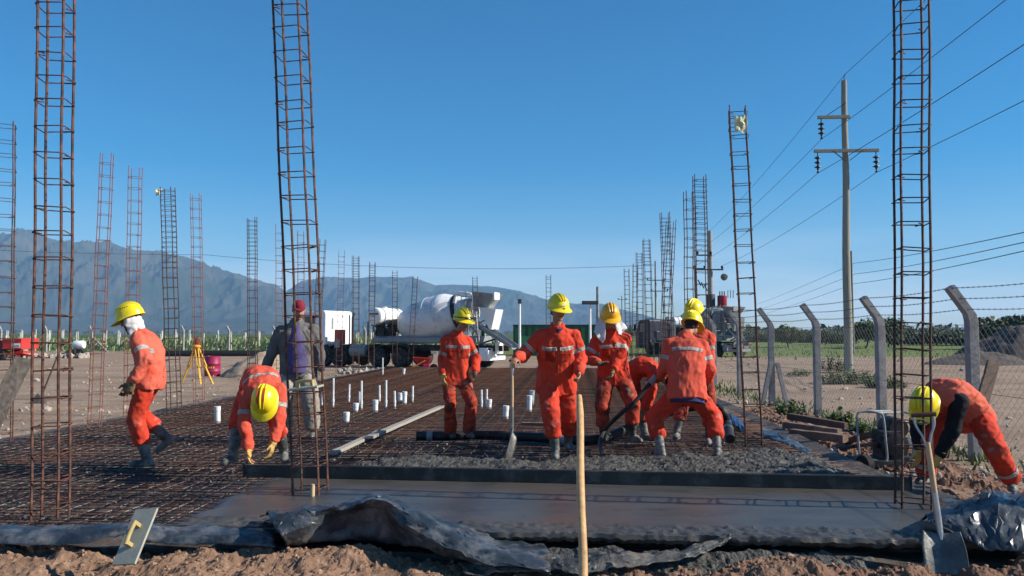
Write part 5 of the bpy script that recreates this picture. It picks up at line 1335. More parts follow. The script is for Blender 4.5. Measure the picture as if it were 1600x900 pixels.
# ------------------------------------------------------------------ power poles
def insulator(parent, p, n=3, k=1.0):
    g = G(); z = 0; prof = [(.02, 0), (.02, .16)]
    for i in range(n):
        z = .16 + i * .20; prof += [(.03, z), (.13 * k, z + .05), (.14 * k, z + .08), (.05, z + .11), (.03, z + .19)]
    prof += [(.02, z + .25), (.05, z + .26), (.05, z + .32)]
    g.lathe([(r, -h) for r, h in prof], 12, p); obj('insulator', g, 'insulator', parent, True); return V(p) - V((0, 0, prof[-1][1]))
PB = Wp(1324, 520, 34.0); PB.z = -.4; P2 = Wp(1111, 520, 72.0); P2.z = -.4
def big_pole():
    o = thing('power_pole', 'tall wooden power pole with two cross arms and strings of disc insulators', 'power pole', PB)
    H = 12.65; tip = PB + V((.12, 0, H)); g = G(); g.tube([PB.lerp(tip, i / 12) + V((.02 * math.sin(i), 0, 0)) - V((0, 0, .3 if i == 0 else 0)) for i in range(13)], [.19 - .075 * i / 12 for i in range(13)], 18); obj('pole', g, 'pole_wood', o, True)
    ld = (P2 - PB); ld.z = 0; ld.normalize(); ca = V((1, -.06, 0)).normalized()
    out = {}
    a = PB + V((.09, -.19, 12.3 - 2.75)); g = G(); g.beam(a - ca * 1.38, a + ca * 1.32, .12, .14); arm = obj('cross_arm', g, 'pole_wood', o, bevel=.01)
    b = PB + V((.10, -.17, 12.3 - 1.28)); g = G(); g.beam(b - ca * 1.20, b + ca * .16, .12, .14); arm2 = obj('cross_arm', g, 'pole_wood', o, bevel=.01)
    for s in (-1, 1): g = G(); g.beam(a + ca * s * .62 - V((0, .07, .02)), a + V((0, -.0, -.42)) + ca * s * .1, .05, .03); obj('arm_brace', g, 'wire_dark', o)
    g = G(); g.beam(b - ca * .85 + V((0, 0, .05)), b + V((0, 0, .62)), .05, .03); obj('arm_brace', g, 'wire_dark', o)
    out['l'] = insulator(arm, a - ca * 1.24 - V((0, 0, .07))); out['r'] = insulator(arm, a + ca * 1.20 - V((0, 0, .07))); out['u'] = insulator(arm2, b - ca * 1.06 - V((0, 0, .07)))
    g = G(); g.tube([tip, tip + V((0, 0, .18)), tip + V((.05, 0, .30))], .02, 6); obj('tip_pin', g, 'wire_dark', o); out['t'] = tip + V((.05, 0, .3))
    return out
W1 = big_pole()
def second_pole():
    o = thing('power_pole', 'concrete power pole with a red transformer right behind the worker with his back turned', 'power pole', P2); H = 11.0
    g = G(); g.tube([P2 + V((0, 0, -.3)), P2 + V((0, 0, H * .35)), P2 + V((0, 0, H))], [.30, .26, .20], 14); obj('pole', g, 'concrete_post', o, True); out = {}
    for z, l, r in ((9.0, 1.3, .1), (7.7, 1.5, 1.1)):
        p = P2 + V((0, -.3, z - 0.25)); g = G(); g.beam(p - V((l, 0, 0)), p + V((r, 0, 0)), .12, .12); am = obj('cross_arm', g, 'wire_dark', o)
        for x in (-l + .1, r - .1):
            if r < .5 and x > 0: continue
            q = p + V((x, 0, .06)); g = G(); g.lathe([(.05, 0), (.12, .1), (.12, .22), (.06, .3)], 10, q); obj('insulator', g, 'insulator', am, True); out[(z, x)] = q + V((0, 0, .3))
    c = P2 + V((.95, -.35, 4.0))
    g = G(); g.lathe([(.40, 0), (.42, .05), (.42, 1.05), (.36, 1.12)], 20, c); tr = obj('transformer', g, 'transformer', o, True)
    for x in (-.2, 0, .2): g = G(); g.tube([c + V((x, 0, 1.1)), c + V((x, 0, 1.5))], .05, 8); obj('bushing', g, 'insulator', tr)
    g = G(); g.lathe([(.36, 0), (.38, .05), (.38, 1.5), (.34, 1.55)], 16, P2 + V((0, -.1, 3.7))); obj('switch_box', g, 'wire_dark', o, True)
    g = G(); g.beam(P2 + V((-.3, -.3, 3.94)), P2 + V((1.4, -.3, 3.94)), .1, .1); obj('bracket', g, 'wire_dark', o)
    for i in range(3): g = G(); p = P2 + V((-.6 - .28 * i, -.2, 6.1 + .22 * i)); g.beam(p, p + V((.26, 0, -.55)), .09, .09); obj('fuse', g, 'wire_dark', o)
    for i in range(3): g = G(); p = P2 + V((1.5 + .24 * i, -.2, 4.9)); g.beam(p, p + V((.02, 0, .7)), .05, .05); obj('fuse', g, 'wire_dark', o)
    g = G(); g.lathe([(.05, 0), (.30, .1), (.32, .3), (.05, .36)], 12, P2 + V((1.0, -.6, 6.85)), (0.2, -1, -.5)); obj('lamp_head', g, 'wire', o, True)
    return out
W2 = second_pole()
def wire(lab, pts, r=.012, sag=.0, mat='wire_dark'):
    out = []
    for a, b in zip(pts, pts[1:]):
        for i in range(24): t = i / 24; out.append(V(a).lerp(V(b), t) - V((0, 0, 4 * sag * t * (1 - t))))
    out.append(V(pts[-1])); g = G(); g.tube(out, r, 4); tag(obj('overhead_wire', g, mat, None), lab, 'power line', 'overhead wires')
nx = (PB - P2); nx.z = 0; nx = nx * 1.0
far_ = (P2 - PB); far_.z = 0
for k, lab, e in (('t', 'topmost overhead wire, running over the tip of the tall wooden pole', (9.0, -1.2)), ('u', 'overhead wire hung from the single insulator string of the upper cross arm', (9.0, -1.2)), ('l', 'overhead wire hung from the left end of the lower cross arm', (7.7, -1.4)), ('r', 'overhead wire hung from the right end of the lower cross arm', (7.7, 1.0))):
    p = W1[k]; q = W2[e] if k != 't' else P2 + V((0, 0, 11.0)); wire(lab, [p + nx, p, q], .013, .35)
def slim_pole(lab, x, D, ytop, arms=(), r=.10, mat='pole_wood', zb=-.4, cat='pole', name='utility_pole'):
    b = Wp(x, 520, D); b.z = zb; t = Wp(x, ytop, D); o = thing(name, lab, cat, b)
    g = G(); g.tube([b, V((b.x, b.y, t.z))], [r, r * .75], 10); obj('pole', g, mat, o, True)
    for y, l, rr_ in arms:
        p = Wp(x, y, D); p.y = D - r - .05; g = G(); g.beam(p - V((l, 0, 0)), p + V((rr_, 0, 0)), .1, .1); am = obj('cross_arm', g, 'wire_dark', o)
        for e in (-l + .05, rr_ - .05): g = G(); g.lathe([(.04, 0), (.09, .05), (.09, .16), (.04, .2)], 8, p + V((e, 0, .05))); obj('insulator', g, 'insulator', am)
    return b, t
slim_pole('thin metal pole standing just right of the tall wooden power pole', 1333, 64, 392, r=.10, mat='wire')
for i, y in enumerate((411, 428, 443)):
    a = Wp(1336, y, 63.8); g = G(); g.lathe([(.04, 0), (.08, .06), (.08, .2), (.03, .26)], 8, a - V((.0, 0, 0)), (1, 0, 0)); 
    b = Wp(1700, y - 70 - i * 2, 22); c = Wp(1181, 476 + i * 9, 150)
    wire(('upper', 'middle', 'lower')[i] + ' of the three wires on the thin metal pole', [b, a, c], .016, .15)
slim_pole('wooden pole with a cross arm seen between the rebar columns of the right row', 1025, 95, 408, ((438, 1.1, 1.1), (455, .6, 1.4)), .13)
slim_pole('small far pole left of the right row of columns', 972, 150, 462, ((468, .8, .8),), .12)
slim_pole('brown pole standing left of the transformer pole', 1088, 68, 416, ((420, .3, .7),), .14, 'timber')
slim_pole('grey mast left of the amber helmet', 934, 70, 448, (), .16, 'concrete_post')
wire('long sagging wire crossing the sky in front of the mountains', [Wp(-500, 352, 110), Wp(320, 398, 100), Wp(1025, 414, 95)], .022, 1.0)
def lamp(lab, x, D, yt, head):
    b = Wp(x, 520, D); b.z = -.42; t = Wp(x, yt, D); o = thing('street_lamp', lab, 'lamp post', b)
    g = G(); g.tube([b, t], [.11, .08], 10); obj('pole', g, 'white_paint', o, True)
    g = G(); g.box(t + V((0, 0, .1)), head); obj('lamp_head', g, 'wire_dark', o, bevel=.02)
lamp('white lamp post by the green container right of the mixer', 812, 58, 473, (.26, .5, .32))
lamp('far lamp post with a flat head left of the amber helmet', 922, 60, 475, (1.2, .6, .26))
# ------------------------------------------------------------------ small site things
def container():
    a = Wp(802, 520, 62); b = Wp(968, 520, 62); o = thing('container', 'long green steel container behind the mixer and the shovel holder', 'container', ((a.x + b.x) / 2, 62, -.4))
    cx, L_, H = (a.x + b.x) / 2, b.x - a.x, 2.35; g = G(); g.box((cx, 63.2, -.4 + H / 2), (L_, 2.4, H)); bd = obj('body', g, 'green_box', o, bevel=.02)
    n = 16
    for i in range(n): g = G(); g.box((a.x + (i + .5) * L_ / n, 61.97, -.4 + H / 2), (L_ / n * .5, .06, H * .86)); obj('rib', g, 'green_box', bd)
    g = G(); g.box((cx, 63.2, -.4 + H + .03), (L_ + .1, 2.5, .07)); obj('roof', g, 'truck_dark', o)
    g = G(); p = Wp(829, 513, 61.9); g.box((p.x, 61.93, .55), (1.5, .05, 1.15)); obj('panel', g, M('green_panel', (.02, .16, .055), .6, .15), bd)
container()
def tripod():
    top = Wp(307, 541, 27); base = V((top.x, 27, -.32)); o = thing('survey_tripod', 'yellow surveying tripod standing on the sandy ground beside the magenta drum', 'tripod', base)
    for fx_, fy_, y in ((285, 582, 27.6), (333, 600, 26.6), (314, 600, 26.4)):
        p = Wp(fx_, fy_, y); p.z = -.33; g = G(); s = (p - top).cross(V((0, 1, 0))).normalized() * .05
        m_ = top.lerp(p, .55); g.beam(top + s, m_ + s * .8, .035, .035); g.beam(top - s, m_ - s * .8, .035, .035); g.beam(top.lerp(p, .5), p, .05, .04); obj('leg', g, 'yellow_wood', o)
    g = G(); g.lathe([(.14, -.04), (.14, .02), (.08, .05)], 14, top); obj('head_plate', g, 'yellow_wood', o)
    g = G(); g.lathe([(.06, .05), (.09, .08), (.09, .22), (.05, .26)], 12, top); g.box(top + V((0, -.06, .16)), (.07, .16, .07)); obj('instrument', g, 'red_dark', o)
tripod()
def steel_drum():
    c = Wp(333, 520, 31.5); c.z = -.42; o = thing('steel_drum', 'magenta steel drum partly sunk behind the sand mound', 'drum', c)
    g = G(); r, h = .30, .89; g.lathe([(r * .96, 0), (r, .01), (r, .28), (r + .015, .30), (r, .32), (r, .57), (r + .015, .59), (r, .61), (r, h - .01), (r + .01, h), (r - .02, h), (r - .03, h - .03)], 28, c); b = obj('body', g, 'drum_magenta', o, True)
    for i in range(5):
        t = math.radians(-128 + i * 17); d = V((math.cos(t), math.sin(t), 0)); g = G(); g.box(c + d * (r + .006) + V((0, 0, .45)), (.012, .05, .07), Matrix.Rotation(t, 3, 'Z')); obj('lettering', g, 'yellow_wood', b)
    g = G(); g.lathe([(.03, 0), (.03, .02)], 8, c + V((.15, 0, h - .03))); obj('bung', g, 'steel', o)
steel_drum()
def mound(name, lab, cx, cy, rx, ry, h, mat, seed, kind=None, cat='mound', z0=-.4):
    g = G()
    def f(a, b):
        x, y = a * 2 - 1, b * 2 - 1; d = math.hypot(x, y); k = max(0, 1 - d ** 1.5)
        n = .25 * fbm(x * 2.5, y * 2.5, seed, 4)
        return (cx + x * rx, cy + y * ry, z0 + h * k * (1 + n) - (.3 if k == 0 else 0) + .04 * h * fbm(x * 9, y * 9, seed, 3))
    g.grid(f, 60, 44); o = obj(name, g, mat, None, True)
    return tag(o, lab, cat) if kind is None else tag(o, kind=kind)
MT['sand'] = M('sand', (.34, .25, .175), .95, .25, 2, .6, 25, dirt=((.24, .16, .11), .3, 4))
m1 = Wp(412, 520, 31); mound('sand_mound', 'low mound of sand beside the magenta drum, left of the man in the cap', m1.x, 31.5, 1.9, 1.8, .95, 'sand', 2.2, z0=-.38)
m2 = Wp(1600, 520, 46); mound('soil_heap', 'dark heap of soil beyond the track at the right edge', m2.x + .6, 47, 4.6, 3.0, 2.1, 'heap', 6.1)
m3 = Wp(1536, 520, 44); mound('soil_heap', 'low dark spread of soil left of the larger dark heap', m3.x, 44.5, 3.2, 1.6, .75, 'heap', 4.4)
def pipe_run():
    g = G(); a, b = Wp(255, 552, 60), Wp(470, 552, 60); a.z = b.z = -.18; g.tube([a, b], .26, 14); tag(obj('black_pipe', g, 'black', None, True), 'long black pipe lying on the ground before the far fence', 'pipe')
pipe_run()
def trailer():
    D = 52; x0, x1 = Wp(-62, 520, D).x, Wp(48, 520, D).x; o = thing('farm_trailer', 'red steel trailer at the left edge of the photo before the field', 'trailer', ((x0 + x1) / 2, D, -.42))
    xm = Wp(19, 520, D).x
    g = G(); g.box(((xm + x1) / 2, D, .68), (x1 - xm, 1.9, .70)); bx = obj('hopper', g, 'red_paint', o, bevel=.03)
    for z in (.40, .96): g = G(); g.box(((xm + x1) / 2, D - .97, z), (x1 - xm, .05, .07)); obj('rim_rail', g, 'red_paint', bx)
    g = G(); g.box((x1 - .33, D - .962, .56), (.50, .02, .30)); sg = obj('maker_plate', g, 'white_paint', bx); g = G(); g.box((x1 - .33, D - .976, .54), (.44, .01, .1)); obj('plate_print', g, 'truck_grey', sg)
    g = G(); g.box(((x0 + xm) / 2, D, .58), (xm - x0, 1.8, .62)); obj('body', g, 'red_dark', o, bevel=.03)
    g = G(); g.box(((x0 + x1) / 2, D, .12), (x1 - x0, 1.5, .14)); g.beam((xm, D - .9, .2), (x1 - .1, D - .9, -.1), .06, .06); g.beam((xm + .2, D - .9, -.1), (x1, D - .9, .26), .06, .06); g.beam((xm + .3, D, .05), (x1 + .3, D, -.15), .12, .12); obj('frame', g, 'red_paint', o)
    for s in (-1, 1): wheel(o, Wp(15, 520, D).x, D + s * .85, .42, .22, s).location.z -= .42
trailer()
def cart():
    D = 58; p = Wp(122, 520, D); o = thing('water_cart', 'small cart with a white tank before the green field', 'cart', (p.x, D, -.42))
    g = G(); g.lathe([(.1, -.4), (.26, -.38), (.30, -.32), (.30, .32), (.26, .38), (.1, .4)], 20, V((p.x + .1, D, .52)), (1, 0, 0)); obj('tank', g, 'white_paint', o, True)
    g = G(); g.box((p.x, D, .0), (1.3, .8, .1)); g.beam((p.x - .6, D, 0), (p.x - 1.3, D, -.2), .08, .08); obj('frame', g, 'truck_dark', o)
    for s in (-1, 1): wheel(o, p.x - .15, D + s * .5, .33, .18, s).location.z -= .42
cart()
def rubble(lab, x0, x1, D, n, r0, r1, z=-.42, dd=.6, y0=None):
    ico = bmesh.new(); bmesh.ops.create_icosphere(ico, subdivisions=1, radius=1); iv = [v.co.copy() for v in ico.verts]; jf = [tuple(v.index for v in f.verts) for f in ico.faces]; ico.free()
    o = thing('rubble', lab, 'rubble', (Wp((x0 + x1) / 2, 520, D).x, D, z)); ms = []
    for k in range(5):
        g = G(); g.add([p * uni(.7, 1.25) for p in iv], jf); me = g.mesh('stone'); me.materials.append(MT['stone']); ms.append(me)
    b = ORG[o]
    for i in range(n):
        x = Wp(uni(x0, x1), 520, D).x; y = D + uni(-dd, dd); r = uni(r0, r1); s = share('stone', ms[i % 5], o, V((x, y, z + r * uni(.2, 1.2))) - b, (rnd() * 6, rnd() * 6, rnd() * 6)); s.scale = (r * uni(.8, 1.5), r * uni(.8, 1.3), r * uni(.6, 1))
rubble('row of broken stone and rubble before the far fence between trailer and cart', 18, 134, 56, 90, .10, .30)
rubble('broken stones at the far left corner of the mesh before the truck cab', 530, 640, 33.8, 70, .05, .16, -.36, .8)
rubble('scattered stones and rubbish at the far edge of the mesh under the mixer', 655, 915, 35, 90, .04, .13, -.36, .9)
def red_barrow():
    D = 36; p = Wp(662, 574, D); o = thing('wheelbarrow', 'small red barrow with an orange bar beside the mixer rear wheels', 'wheelbarrow', (p.x, D, -.37))
    g = G(); vs = [(p.x - .45, D - .3, .30), (p.x + .35, D - .3, .25), (p.x + .35, D + .3, .25), (p.x - .45, D + .3, .30), (p.x - .25, D - .18, -.05), (p.x + .2, D - .18, -.05), (p.x + .2, D + .18, -.05), (p.x - .25, D + .18, -.05)]
    g.add(vs, [(4, 5, 6, 7), (0, 1, 5, 4), (1, 2, 6, 5), (2, 3, 7, 6), (3, 0, 4, 7)]); t = obj('tray', g, 'red_paint', o); solid(t, .02)
    g = G(); g.beam((p.x - .7, D - .35, -.3), (p.x + .1, D - .35, .15), .08, .06); obj('handle', g, M('orange_bar', (.6, .18, .03), .6), o)
    g = G(); g.lathe([(.05, -.05), (.18, -.05), (.18, .05), (.05, .05)], 18, V((p.x + .45, D, -.19)), (0, 1, 0)); obj('wheel', g, 'tyre', o, True)
    g = G(); g.box((p.x + .15, D - .3, -.15), (.3, .2, .3)); obj('bucket', g, 'drum_magenta', o, bevel=.03)
red_barrow()
def stake_rod():
    g = G(); a, b = Wp(62, 626, 19.5), Wp(101, 530, 19.0); g.tube([a, b], .025, 6); tag(obj('rebar_stake', g, 'timber', None), 'thin brown stake leaning on the sand behind the near left column', 'stake')
    g = G(); c = Wp(62, 622, 19.2); c.z = -.3; g.add([c + V((-.2, -.1, 0)), c + V((.2, -.1, 0)), c + V((.12, .15, 0)), c + V((-.12, .1, 0)), c + V((-.05, 0, .24))], [(0, 1, 4), (1, 2, 4), (2, 3, 4), (3, 0, 4), (3, 2, 1, 0)]); tag(obj('dark_stone', g, 'heap', None), 'dark angular stone at the foot of the leaning brown stake', 'stone')
stake_rod()
# timber beams by the right fence
B = [((1232, 650), (1322, 666), 12.6, .10, .10), ((1227, 664), (1312, 676), 11.9, .11, .10), ((1237, 676), (1321, 686), 11.35, .12, .11), ((1322, 690), (1372, 676), 11.0, .10, .07)]
BL = ['dark round-ended timber at the back of the stack near the fence', 'middle one of the squared brown timbers near the fence', 'nearest squared brown timber on the ground near the fence', 'short dark timber wedged under the frame of the power unit']
for (a, b, D, w, h), lab in zip(B, BL):
    p, q = Wp(a[0], a[1], D + .5), Wp(b[0], b[1], D - .3); p.z, q.z = max(p.z, -.25), max(q.z, -.25)
    plank('timber_beam', lab, p, q, w, h, 'timber' if 'dark' not in lab else 'timber_dark', 'timber', .006, group='timbers on the ground by the right fence')
plank('timber_stake', 'brown board leaning against the nearest bent concrete post', Wp(1524, 668, 9.6), Wp(1552, 566, 9.9), .14, .05, 'timber', 'board', up=V((0, -1, .3)))
for i in range(8):
    x = 1185 + i * 16; y = 632 + (x - 1185) * .27 + uni(-4, 6); p = gp(x, y, -.28); q = p + V((uni(-.7, .7), uni(-.5, .5), uni(.0, .08)))
    plank('wood_offcut', 'rough dark wood offcut, ' + ['lying farthest back in the scraps by the fence', 'second in the row of scraps along the fence', 'third in the row of scraps along the fence', 'in the middle of the scraps along the fence', 'lying between the braced post and the timbers', 'close to the left ends of the timbers', 'nearest the timbers by the fence', 'nearest the power unit on the bare soil'][i] , p, q, uni(.05, .1), .03, 'timber_dark', 'offcut', 0, group='wood scraps along the right fence')
# vibrator power unit in its tube frame
def power_unit():
    D = 9.3; b = gp(1390, 722, -.26); o = thing('power_unit', 'small petrol engine in a bent tube frame by the right rebar column', 'engine', b)
    c0, c1 = Wp(1341, 718, D), Wp(1385, 728, D - .1)
    def hoop(pts): 
        g = G(); g.tube(smooth_path([V(p) for p in pts], 5), .014, 8); obj('frame_tube', g, 'truck_grey', o, True)
    hoop([Wp(1343, 712, D), Wp(1339, 660, D), Wp(1341, 646, D), Wp(1350, 643, D), Wp(1372, 645, D - .05), Wp(1380, 652, D - .05), Wp(1384, 690, D - .1), Wp(1386, 716, D - .1), Wp(1380, 722, D - .1), Wp(1350, 716, D)])
    hoop([Wp(1384, 706, D + .5), Wp(1382, 662, D + .5), Wp(1384, 648, D + .5), Wp(1394, 643, D + .5), Wp(1418, 645, D + .45), Wp(1424, 654, D + .45), Wp(1426, 710, D + .4), Wp(1400, 712, D + .4)])
    for y, x in ((645, 1372), (643, 1350)): g = G(); g.tube([Wp(x, y, D), Wp(x + 42, y - 1, D + .5)], .013, 8); obj('frame_tube', g, 'truck_grey', o, True)
    e = Wp(1386, 692, D + .2); 
    g = G(); g.box(e, (.22, .3, .30)); g.box(e + V((.02, -.05, -.16)), (.28, .34, .06))
    for i in range(7): g.box(e + V((0, 0, -.08 + i * .03)), (.26, .33, .010))
    obj('engine_block', g, 'truck_dark', o, bevel=.01)
    g = G(); g.lathe([(.11, -.16), (.125, -.13), (.125, .13), (.11, .16)], 18, e + V((.12, .1, .17)), (0, 1, 0)); obj('fuel_tank', g, 'truck_dark', o, True)
    g = G(); g.lathe([(.13, 0), (.14, .02), (.14, .09), (.06, .10)], 20, e + V((0, -.16, .0)), (0, -1, 0)); obj('starter_cover', g, 'black', o, True)
    g = G(); g.lathe([(.055, -.1), (.06, -.09), (.06, .09), (.055, .1)], 14, e + V((.20, -.05, .02)), (0, 1, 0)); obj('muffler', g, 'steel', o, True)
    g = G(); g.lathe([(.10, -.05), (.11, -.04), (.11, .04), (.10, .05)], 16, Wp(1352, 726, D - .1), (1, .3, 0)); obj('base_wheel', g, 'tyre', o, True)
    g = G(); g.box(Wp(1368, 716, D + .1) - V((0, 0, .02)), (.5, .45, .04)); obj('base_plate', g, 'truck_dark', o)
power_unit()
hose('vibrator_shaft', 'brown flexible shaft lying from the power unit towards the fresh concrete', [Wp(1368, 694, 9.45), gp(1345, 696, -.14), gp(1318, 700, -.17), gp(1300, 703, -.19), gp(1282, 709, -.19), gp(1264, 714, -.17)], .026, 'timber_dark', n=8, ring=[(18, .07, 1.3)])
# ------------------------------------------------------------------ vegetation
def leaf_quads(g, c, n, rx, ry, rz, size, seed, shell=.35, flat=0.0):
    R = random.Random(seed); k = [V((R.uniform(-1, 1), R.uniform(-1, 1), R.uniform(-1, 1))) for _ in range(9)]
    while n > 0:
        p = V((R.uniform(-1, 1), R.uniform(-1, 1), R.uniform(-1, 1)))
        if p.length > 1 or p.length < shell * R.random(): continue
        if noise.noise(p * 2.1 + V((seed, 0, 0))) < -.12 + .1 * R.random(): continue
        q = V(c) + V((p.x * rx, p.y * ry, p.z * rz)); s = size * R.uniform(.6, 1.4)
        a = V((R.uniform(-1, 1), R.uniform(-1, 1), R.uniform(-1, 1))).normalized(); b = a.orthogonal().normalized()
        b = (b + a.cross(b) * R.uniform(-1, 1)).normalized(); e = s * .5
        g.add([q - a * s, q - b * e, q + a * s, q + b * e], [(0, 1, 2, 3)]); n -= 1
def tree(lab, x, D, ytop, w, seed, mat='leaf', n=2600, group=None, name='tree', squat=1.0, trunk=True):
    b = Wp(x, 520, D); b.z = -.35 if D < 130 else -.6; top = Wp(x, ytop, D).z; H = top - b.z; W_2 = w / 1250 * D / 2; o = thing(name, lab, 'tree', b, group); R = random.Random(seed)
    g = G(); ends = []; th = H * (.20 if trunk else .06)
    t0 = b + V((R.uniform(-.1, .1) * H, 0, th)); g.tube([b - V((0, 0, .2)), b.lerp(t0, .5) + V((.03 * H, 0, 0)), t0], [H * .035, H * .028, H * .022], 8)
    for i in range(6):
        an = i * 1.05 + R.random(); e = t0 + V((math.cos(an) * W_2 * .6, math.sin(an) * W_2 * .6, H * R.uniform(.2, .45))); g.tube([t0, t0.lerp(e, .5) + V((0, 0, H * .05)), e], [H * .016, H * .011, H * .005], 6); ends.append(e)
    obj('trunk', g, 'trunk', o, True)
    n = int(n * 1.9); g = G(); per = n // 14
    low = [b + V((math.cos(q * 1.26 + seed) * W_2 * .55, math.sin(q * 1.26 + seed) * W_2 * .4, H * (.44 if trunk else .30) * R.uniform(.85, 1.15))) for q in range(5)]
    for i, e in enumerate(ends + low + [t0 + V((0, 0, H * .5)), t0 + V((W_2 * .4, 0, H * .35)), t0 + V((-W_2 * .4, 0, H * .35))]):
        r = W_2 * R.uniform(.42, .58); rz = H * R.uniform(.20, .28); cz = min(e.z, top - rz * .9); leaf_quads(g, (e.x, e.y, cz), per, r, r, rz, W_2 * .06 + .03, seed * 13 + i)
    obj('crown', g, mat, o)
tree('small round tree on the grass, first right of the bent post with braces', 1231, 96, 505, 52, 1, 'leaf', 2600, None)
tree('bushy tree on the grass right beside the foot of the tall wooden pole', 1351, 92, 494, 56, 2, 'leaf', 2800)
tree('tall tree standing behind the second bent post from the right', 1388, 100, 491, 56, 3, 'leaf', 2800)
tree('large spreading tree at the right edge above the dark soil heap', 1592, 84, 489, 120, 4, 'leaf_dark', 3600)
for i, (x, yt, w, D) in enumerate(((1196, 512, 40, 150), (1262, 512, 44, 140), (1288, 510, 44, 120), (1310, 512, 40, 130), (1420, 510, 56, 112), (1448, 512, 50, 118), (1476, 509, 60, 110), (1505, 512, 54, 116), (1534, 511, 56, 108), (1176, 514, 36, 160), (1640, 500, 80, 110))):
    tree(('dark bush in the far hedge line, ' + ('leftmost behind the dark column', 'between the small round tree and the tall pole', 'just left of the tall wooden pole', 'right behind the tall wooden pole', 'behind the dark near column', 'just right of the dark near column', 'left of the nearest bent post', 'right behind the nearest bent post', 'right of the nearest bent post', 'at its far left end', 'beyond the right edge')[i]), x, D, yt - 2, w * 1.3, 20 + i, 'leaf_dark', 1900, 'hedge bushes beyond the grass', 'bush', trunk=False)
def weed(lab, x, y, h_px, w_px, seed, n, zb=-.32, size=.05, mat='leaf_weed', name='weed_bush', group=None):
    b = gp(x, y, zb); D = b.y; H = h_px * D / 1250; W2_ = w_px * D / 2500; o = thing(name, lab, 'plant', b, group); R = random.Random(seed); gs = G(); gl = G()
    for i in range(n):
        an = R.random() * 6.28; r = W2_ * math.sqrt(R.random()); p = b + V((math.cos(an) * r, math.sin(an) * r * .7, 0)); hh = H * R.uniform(.45, 1) * (1 - .5 * r / W2_); q = p + V((R.uniform(-.3, .3) * hh, R.uniform(-.3, .3) * hh, hh)); gs.tube([p, p.lerp(q, .5) + V((.02, 0, 0)), q], .004, 4)
        for j in range(9):
            c = p.lerp(q, .2 + .8 * j / 8); a = V((R.uniform(-1, 1), R.uniform(-1, 1), R.uniform(-.2, .8))).normalized(); s = size * R.uniform(.6, 1.4); u = a.cross(V((0, 0, 1))).normalized() * s * .36; d = V((0, 0, -.25 * s))
            gl.add([c, c + a * s * .45 + u, c + a * s + d, c + a * s * .45 - u], [(0, 1, 2, 3)])
    obj('stem', gs, 'leaf_dark', o); obj('leaves', gl, mat, o)
weed('tall green weed clump at the foot of the power pole, highest in the middle', 1298, 582, 38, 46, 31, 60, size=.13)
weed('low green weeds at the left beside the track', 1248, 588, 16, 34, 32, 30, size=.10)
weed('wide low green weeds between the pole and the second bent post', 1330, 600, 30, 90, 33, 110, size=.12)
weed('low green weeds on the track edge right of the second bent post', 1385, 607, 24, 60, 34, 80, size=.11)
weed('leafy weed growing at the fence left of the squared timbers', 1236, 650, 34, 46, 35, 26, size=.10, zb=-.3)
weed('leafy weed behind the timbers at the foot of the third bent post', 1312, 668, 34, 60, 36, 42, size=.10, zb=-.3)
weed('broad-leaved weed standing inside the power unit frame', 1352, 684, 34, 40, 37, 26, size=.09, zb=-.3)
weed('bright leafy weed seen below the arms of the worker in black sleeves', 1462, 700, 40, 44, 38, 34, size=.09, zb=-.3)
def verge_grass():
    g = G(); R = random.Random(5)
    for i in range(5200):
        if i < 3600: x = R.uniform(5.6, 45); y = R.uniform(52, 110)
        else: x = 6.15 + R.gauss(0, .35); y = R.uniform(9, 32)
        h = R.uniform(.05, .28) if i < 3600 else R.uniform(.04, .22); z = -.39 if y > 40 else -.33; w = h * .16; a = R.random() * 3.14; dx, dy = math.cos(a) * w, math.sin(a) * w; lx, ly = R.uniform(-.5, .5) * h, R.uniform(-.5, .5) * h
        g.add([(x - dx, y - dy, z), (x + dx, y + dy, z), (x + lx, y + ly, z + h)], [(0, 1, 2)])
    tag(obj('grass', g, 'leaf_weed', None), kind='stuff')
verge_grass()
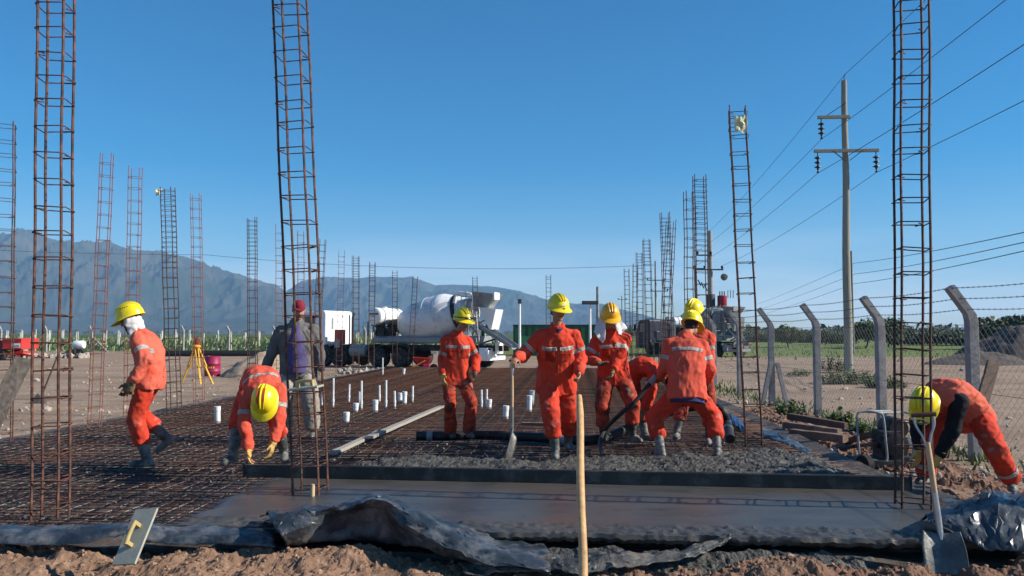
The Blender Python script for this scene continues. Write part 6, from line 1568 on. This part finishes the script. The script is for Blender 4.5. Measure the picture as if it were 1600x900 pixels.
def crop():
    g = G(); R = random.Random(9)
    for row in range(16):
        Y = 78 + row * 4.5
        for i in range(900):
            x = R.uniform(-.72, -.02) * Y; h = R.uniform(.3, 1.0); w = R.uniform(.08, .22); a = R.random() * 3.14; dx, dy = math.cos(a) * w, math.sin(a) * w; z = -.45 + R.uniform(0, .9)
            g.add([(x - dx, Y - dy, z), (x + dx, Y + dy, z), (x + dx * .4 + R.uniform(-.1, .1), Y, z + h * .5), (x - dx * .6, Y, z + h * .6)], [(0, 1, 2, 3)])
    tag(obj('crop_rows', g, 'leaf_crop', None), kind='stuff')
    o = thing('trellis', 'rows of pale stakes standing in the green field before the mountains', 'trellis', (-30, 90, -.4)); g = G(); n = 0
    g0 = G(); g0.tube([(0, 0, 0), (0, 0, 2.0)], .05, 5); ms = g0.mesh('stake'); ms.materials.append(MT['stake'])
    for row in range(6):
        Y = 80 + row * 6
        for i in range(40):
            x = -.70 * Y + i * .0175 * Y + R.uniform(-.15, .15); s = share('stake', ms, o, V((x, Y, -.45)) - ORG[o], (R.uniform(-.04, .04), R.uniform(-.04, .04), 0)); s.scale.z = R.uniform(.75, 1.1)
crop()
def woodland(name, x0, x1, D, n, h, seed, mat='leaf_dark'):
    g = G(); R = random.Random(seed)
    for i in range(n):
        x = R.uniform(Wp(x0, 520, D).x, Wp(x1, 520, D).x); y = D + R.uniform(0, D * .12); hh = h * R.uniform(.5, 1.1); leaf_quads(g, (x, y, -.5 + hh * .5), 26, hh * R.uniform(.7, 1.3), hh * .7, hh * .55, hh * .30, seed * 100 + i, 0)
    tag(obj(name, g, mat, None), kind='stuff')
woodland('far_woodland', 900, 1750, 380, 240, 5.0, 4)
woodland('far_woodland', -250, 1100, 1500, 260, 7, 6)
# ------------------------------------------------------------------ haze
if HAZE:
    g = G(); g.box((0, 3050, 400), (12600, 12700, 803))
    m = bpy.data.materials.new('haze'); m.use_nodes = True; t = m.node_tree; t.nodes.remove(t.nodes['Principled BSDF'])
    pv = t.nodes.new('ShaderNodeVolumePrincipled'); pv.inputs['Density'].default_value = 1.2e-4
    pv.inputs['Color'].default_value = (.36, .64, 1.0, 1)
    t.links.new(pv.outputs[0], t.nodes['Material Output'].inputs['Volume'])
    tag(obj('haze', g, m, None), kind='stuff')
